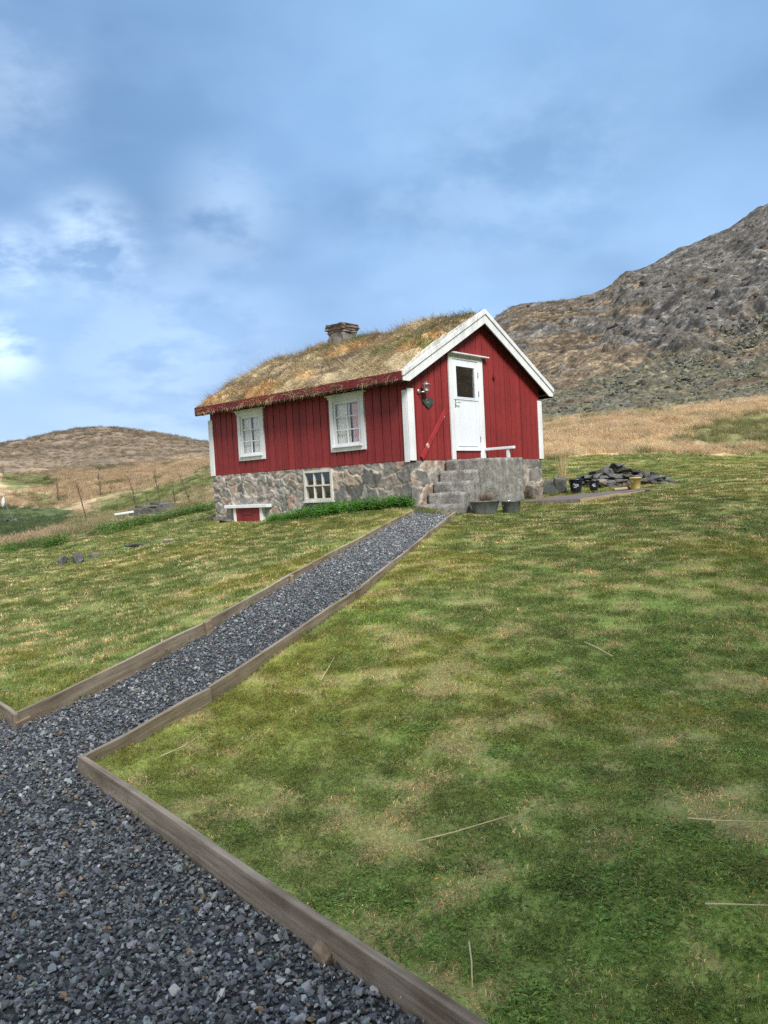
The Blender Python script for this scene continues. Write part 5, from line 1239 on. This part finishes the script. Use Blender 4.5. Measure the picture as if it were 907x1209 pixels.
# ------------------------------------------------------------------ leafy plants along the foundation and the rough strip (stuff)
LV = []
for k in range(4):
    V, F = leaves(46, .16, .06, pr); V[:, 2] *= 1.0; V[:, 2] += np.repeat(np.abs(pr.normal(0, .07, 46)), 6); LV.append(proto('leafy_clump', V, F, m_blade, blade_tint(46, pr, .55, 1.4, 6, .08)))
P = []; S = []
for i in range(340):
    t_ = rng.random(); y_ = -.1+t_*4.05; xo_ = -.10-abs(rng.normal(0, .16))*(1.0 if y_ > .4 else .8); q = H2W(xo_-.05, y_, 0); P.append([q[0], q[1], gz(q[0], q[1])]); S.append(rng.uniform(.62, 1.08)*(1.15-.5*max(0, t_-.55)*1.6))
nfd = len(P); hp_ = rng.uniform(.0, 1.0, nfd)
P = np.array(P); S = np.array(S)
o = scatter('leafy_plants', P, np.stack([rng.normal(0, .2, nfd), rng.normal(0, .2, nfd), rng.uniform(0, 6.28, nfd)], 1), np.stack([S, S, S*1.25], 1), rng.integers(0, 4, nfd), LV, np.array([.12,.29,.05])*rng.uniform(.6, 1.35, (nfd, 1)))
tag(o, 'bright green leafy plants growing along the stone foundation', 'plants', kind='stuff')
P = []; S = []
for (x0, y0, x1, y1, n_, sp_) in ((130,628,180,616,120,.5),(180,616,256,600,150,.4),(0,650,70,640,110,.6),(60,645,66,643,40,.35),(110,630,150,622,60,.4)):
    for i in range(n_):
        t_ = rng.random(); p = ground_at(x0+(x1-x0)*t_, y0+(y1-y0)*t_); P.append([p[0]+rng.normal(0, sp_*.5), p[1]+rng.normal(0, sp_), 0]); S.append(rng.uniform(.8, 1.6))
P = np.array(P); S = np.array(S); P[:, 2] = land_z(P[:, 0], P[:, 1]); nfd = len(P)
o = scatter('low_weeds', P, np.stack([rng.normal(0, .2, nfd), rng.normal(0, .2, nfd), rng.uniform(0, 6.28, nfd)], 1), np.stack([S, S, S], 1), rng.integers(0, 4, nfd), LV, np.array([.13,.22,.05])*rng.uniform(.6, 1.3, (nfd, 1)))
tag(o, 'low green weeds in the rough strip beyond the left lawn', 'weeds', kind='stuff')

# ------------------------------------------------------------------ loose straws lying on the lawn and gravel
m_straw = simple('dry_straw', [(.3,(.62,.50,.27)),(.7,(.78,.66,.40))], 20, bstr=0)
ST_ = [(((494,993),(535,983),(575,971),(605,962)), 'long pale straw lying slanted across the mossy middle of the right lawn', .035),
       (((812,966),(850,969),(930,971)), 'upper of two pale straws lying flat at the right edge of the lawn', .035),
       (((833,1067),(870,1068),(935,1070)), 'lower of two pale straws lying flat at the right edge of the lawn', .035),
       (((554,1112),(557,1135),(558,1166)), 'short pale straw standing in the weeds near the bottom board', .03),
       (((190,893),(215,882),(238,868)), 'thin straw lying on the lawn beside the right corner of the path', .03),
       (((379,803),(387,790),(395,776)), 'thin grey straw on the lawn beside the middle of the path', .03),
       (((690,758),(706,765),(724,775)), 'thin straw lying on the distant middle of the right lawn', .03)]
for pts_, lab, off in ST_:
    Q = [ground_at(px, py, off) for px, py in pts_]
    Q = [Vector(q) for q in Q]; c0 = Q[0].copy()
    w_ = .0014*c0.y**.6+.0009
    o_ = MB().tube([q-c0 for q in Q], w_, 6, w_*.6).build('straw', m_straw, None, 0, True); o_.location = c0; tag(o_, lab, 'straw')
Q = [Vector(ground_at(px, py, -.055)) for px, py in ((93,907),(104,922),(122,938),(135,948),(160,962),(182,985))]; c0 = Q[0].copy()
o_ = MB().tube([q-c0+Vector((-.02,-.01,.0)) for q in Q], .0028, 6).build('string', m_straw, None, 0, True); o_.location = c0; tag(o_, 'thin pale string lying on the gravel along the near board', 'string')
SPOTS = [(105,283,.085,.62),(0,412,.06,1.0),(15,308,.06,.7),(270,245,.10,.25),(0,95,.12,.25),(200,420,.22,.22),(480,235,.2,.1),(650,200,.2,.14)]
SPOTCOL = (.50,.62,.77); SKYK = .52; EXPO = 1.98; DENO = False

# ------------------------------------------------------------------ sky and light
w = bpy.data.worlds.new('World'); scene.world = w; w.use_nodes = True; nt = w.node_tree
bg1 = nt.nodes['Background']; out = nt.nodes['World Output']
SUN_EL, SUN_AZ = R(46), R(158)          # azimuth clockwise from +Y: behind the viewer, to the right
sky = nt.nodes.new('ShaderNodeTexSky'); sky.sky_type = 'NISHITA'; sky.sun_disc = False; sky.sun_elevation = SUN_EL; sky.sun_rotation = SUN_AZ
nt.links.new(sky.outputs[0], bg1.inputs[0]); bg1.inputs[1].default_value = .06
tc = nt.nodes.new('ShaderNodeTexCoord'); D = tc.outputs['Generated']
sep = nt.nodes.new('ShaderNodeSeparateXYZ'); nt.links.new(D, sep.inputs[0])
def math_(op, a, b=None, c=None, clamp=False):
    n = nt.nodes.new('ShaderNodeMath'); n.operation = op; n.use_clamp = clamp
    for i, v in enumerate((a, b, c)):
        if v is None: continue
        if hasattr(v, 'is_output'): nt.links.new(v, n.inputs[i])
        else: n.inputs[i].default_value = v
    return n.outputs[0]
zz = math_('ADD', math_('MAXIMUM', sep.outputs[2], 0.0), .32)
comb = nt.nodes.new('ShaderNodeCombineXYZ')
nt.links.new(math_('DIVIDE', sep.outputs[0], zz), comb.inputs[0]); nt.links.new(math_('DIVIDE', sep.outputs[1], zz), comb.inputs[1])
U = comb.outputs[0]
nbig = noise(nt, U, 1.5, 3, .45, 0); nmid = noise(nt, U, 3.6, 7, .55, 0)
mapU = nt.nodes.new('ShaderNodeMapping'); mapU.inputs['Location'].default_value = (4.3, 1.7, 0); nt.links.new(U, mapU.inputs[0])
nwisp = noise(nt, mapU.outputs[0], 5.5, 6, .55, .0)
# lit side of the cloud cover lies to the left (-X); darker blue-grey bank above left, smoother pale veil to the right
side = nt.nodes.new('ShaderNodeMapRange'); side.interpolation_type = 'SMOOTHSTEP'
nt.links.new(sep.outputs[0], side.inputs[0]); side.inputs[1].default_value = -.50; side.inputs[2].default_value = .30
base = mixc(nt, side.outputs[0], (.112,.203,.350), (.160,.282,.450))
elev = nt.nodes.new('ShaderNodeMapRange'); nt.links.new(sep.outputs[2], elev.inputs[0]); elev.inputs[1].default_value = .05; elev.inputs[2].default_value = .62
base = mixc(nt, ramp(nt, elev.outputs[0], [(0, (.75,)*3), (.55, (0,)*3)]), base, (.25,.355,.535))
cl = ramp(nt, nbig, [(.34, (.64,.68,.73)), (.52, (.97,.97,.98)), (.66, (1.14,1.13,1.09))])
c1 = mixc(nt, 1, base, cl, 'MULTIPLY')
c1 = mixc(nt, ramp(nt, nmid, [(.46, (0,)*3), (.75, (.35,)*3)]), c1, (.22,.335,.51))
def spot(dv, size, power=1.0):
    v = nt.nodes.new('ShaderNodeVectorMath'); v.operation = 'DISTANCE'; nt.links.new(D, v.inputs[0]); v.inputs[1].default_value = Vector(dv).normalized()
    m = nt.nodes.new('ShaderNodeMapRange'); m.interpolation_type = 'SMOOTHSTEP'; nt.links.new(v.outputs['Value'], m.inputs[0]); m.inputs[1].default_value = size; m.inputs[2].default_value = 0
    m.inputs[3].default_value = 0; m.inputs[4].default_value = power; return m.outputs[0]
def dirv(px, py): return tuple(ray(px, py))
for (px, py, s, k) in SPOTS:
    f = math_('MULTIPLY', spot(dirv(px, py), s, k), ramp(nt, nwisp, [(.40, (0,)*3), (.56, (1,)*3)]), clamp=True)
    c1 = mixc(nt, f, c1, SPOTCOL)
bk_f = nt.nodes.new('ShaderNodeMapRange'); bk_f.interpolation_type = 'SMOOTHSTEP'
nt.links.new(math_('ADD', math_('MULTIPLY', sep.outputs[1], -1.0), math_('MULTIPLY', sep.outputs[2], .55)), bk_f.inputs[0]); bk_f.inputs[1].default_value = -.25; bk_f.inputs[2].default_value = .55
c1 = mixc(nt, bk_f.outputs[0], c1, ramp(nt, nmid, [(.35, (.32,.345,.38)), (.65, (.55,.55,.54))]))  # unseen sky behind and overhead: brighter neutral cloud added to lift the ambient light
bg2 = nt.nodes.new('ShaderNodeBackground'); nt.links.new(c1, bg2.inputs[0]); bg2.inputs[1].default_value = SKYK
mx = nt.nodes.new('ShaderNodeMixShader'); mx.inputs[0].default_value = .88
nt.links.new(bg1.outputs[0], mx.inputs[1]); nt.links.new(bg2.outputs[0], mx.inputs[2]); nt.links.new(mx.outputs[0], out.inputs[0])
sl = bpy.data.lights.new('sun', 'SUN'); sl.energy = 1.5; sl.angle = R(18); sl.color = (1, .97, .93)
so = bpy.data.objects.new('sun', sl); C.objects.link(so)
sd = Vector((math.sin(SUN_AZ)*math.cos(SUN_EL), math.cos(SUN_AZ)*math.cos(SUN_EL), math.sin(SUN_EL)))
so.rotation_euler = sd.to_track_quat('Z', 'Y').to_euler()
vs = scene.view_settings; vs.view_transform = 'Standard'; vs.look = 'None'; vs.exposure = EXPO; vs.gamma = 1; vs.use_curve_mapping = False
scene.cycles.max_bounces = 6; scene.cycles.transparent_max_bounces = 8
scene.cycles.use_denoising = DENO
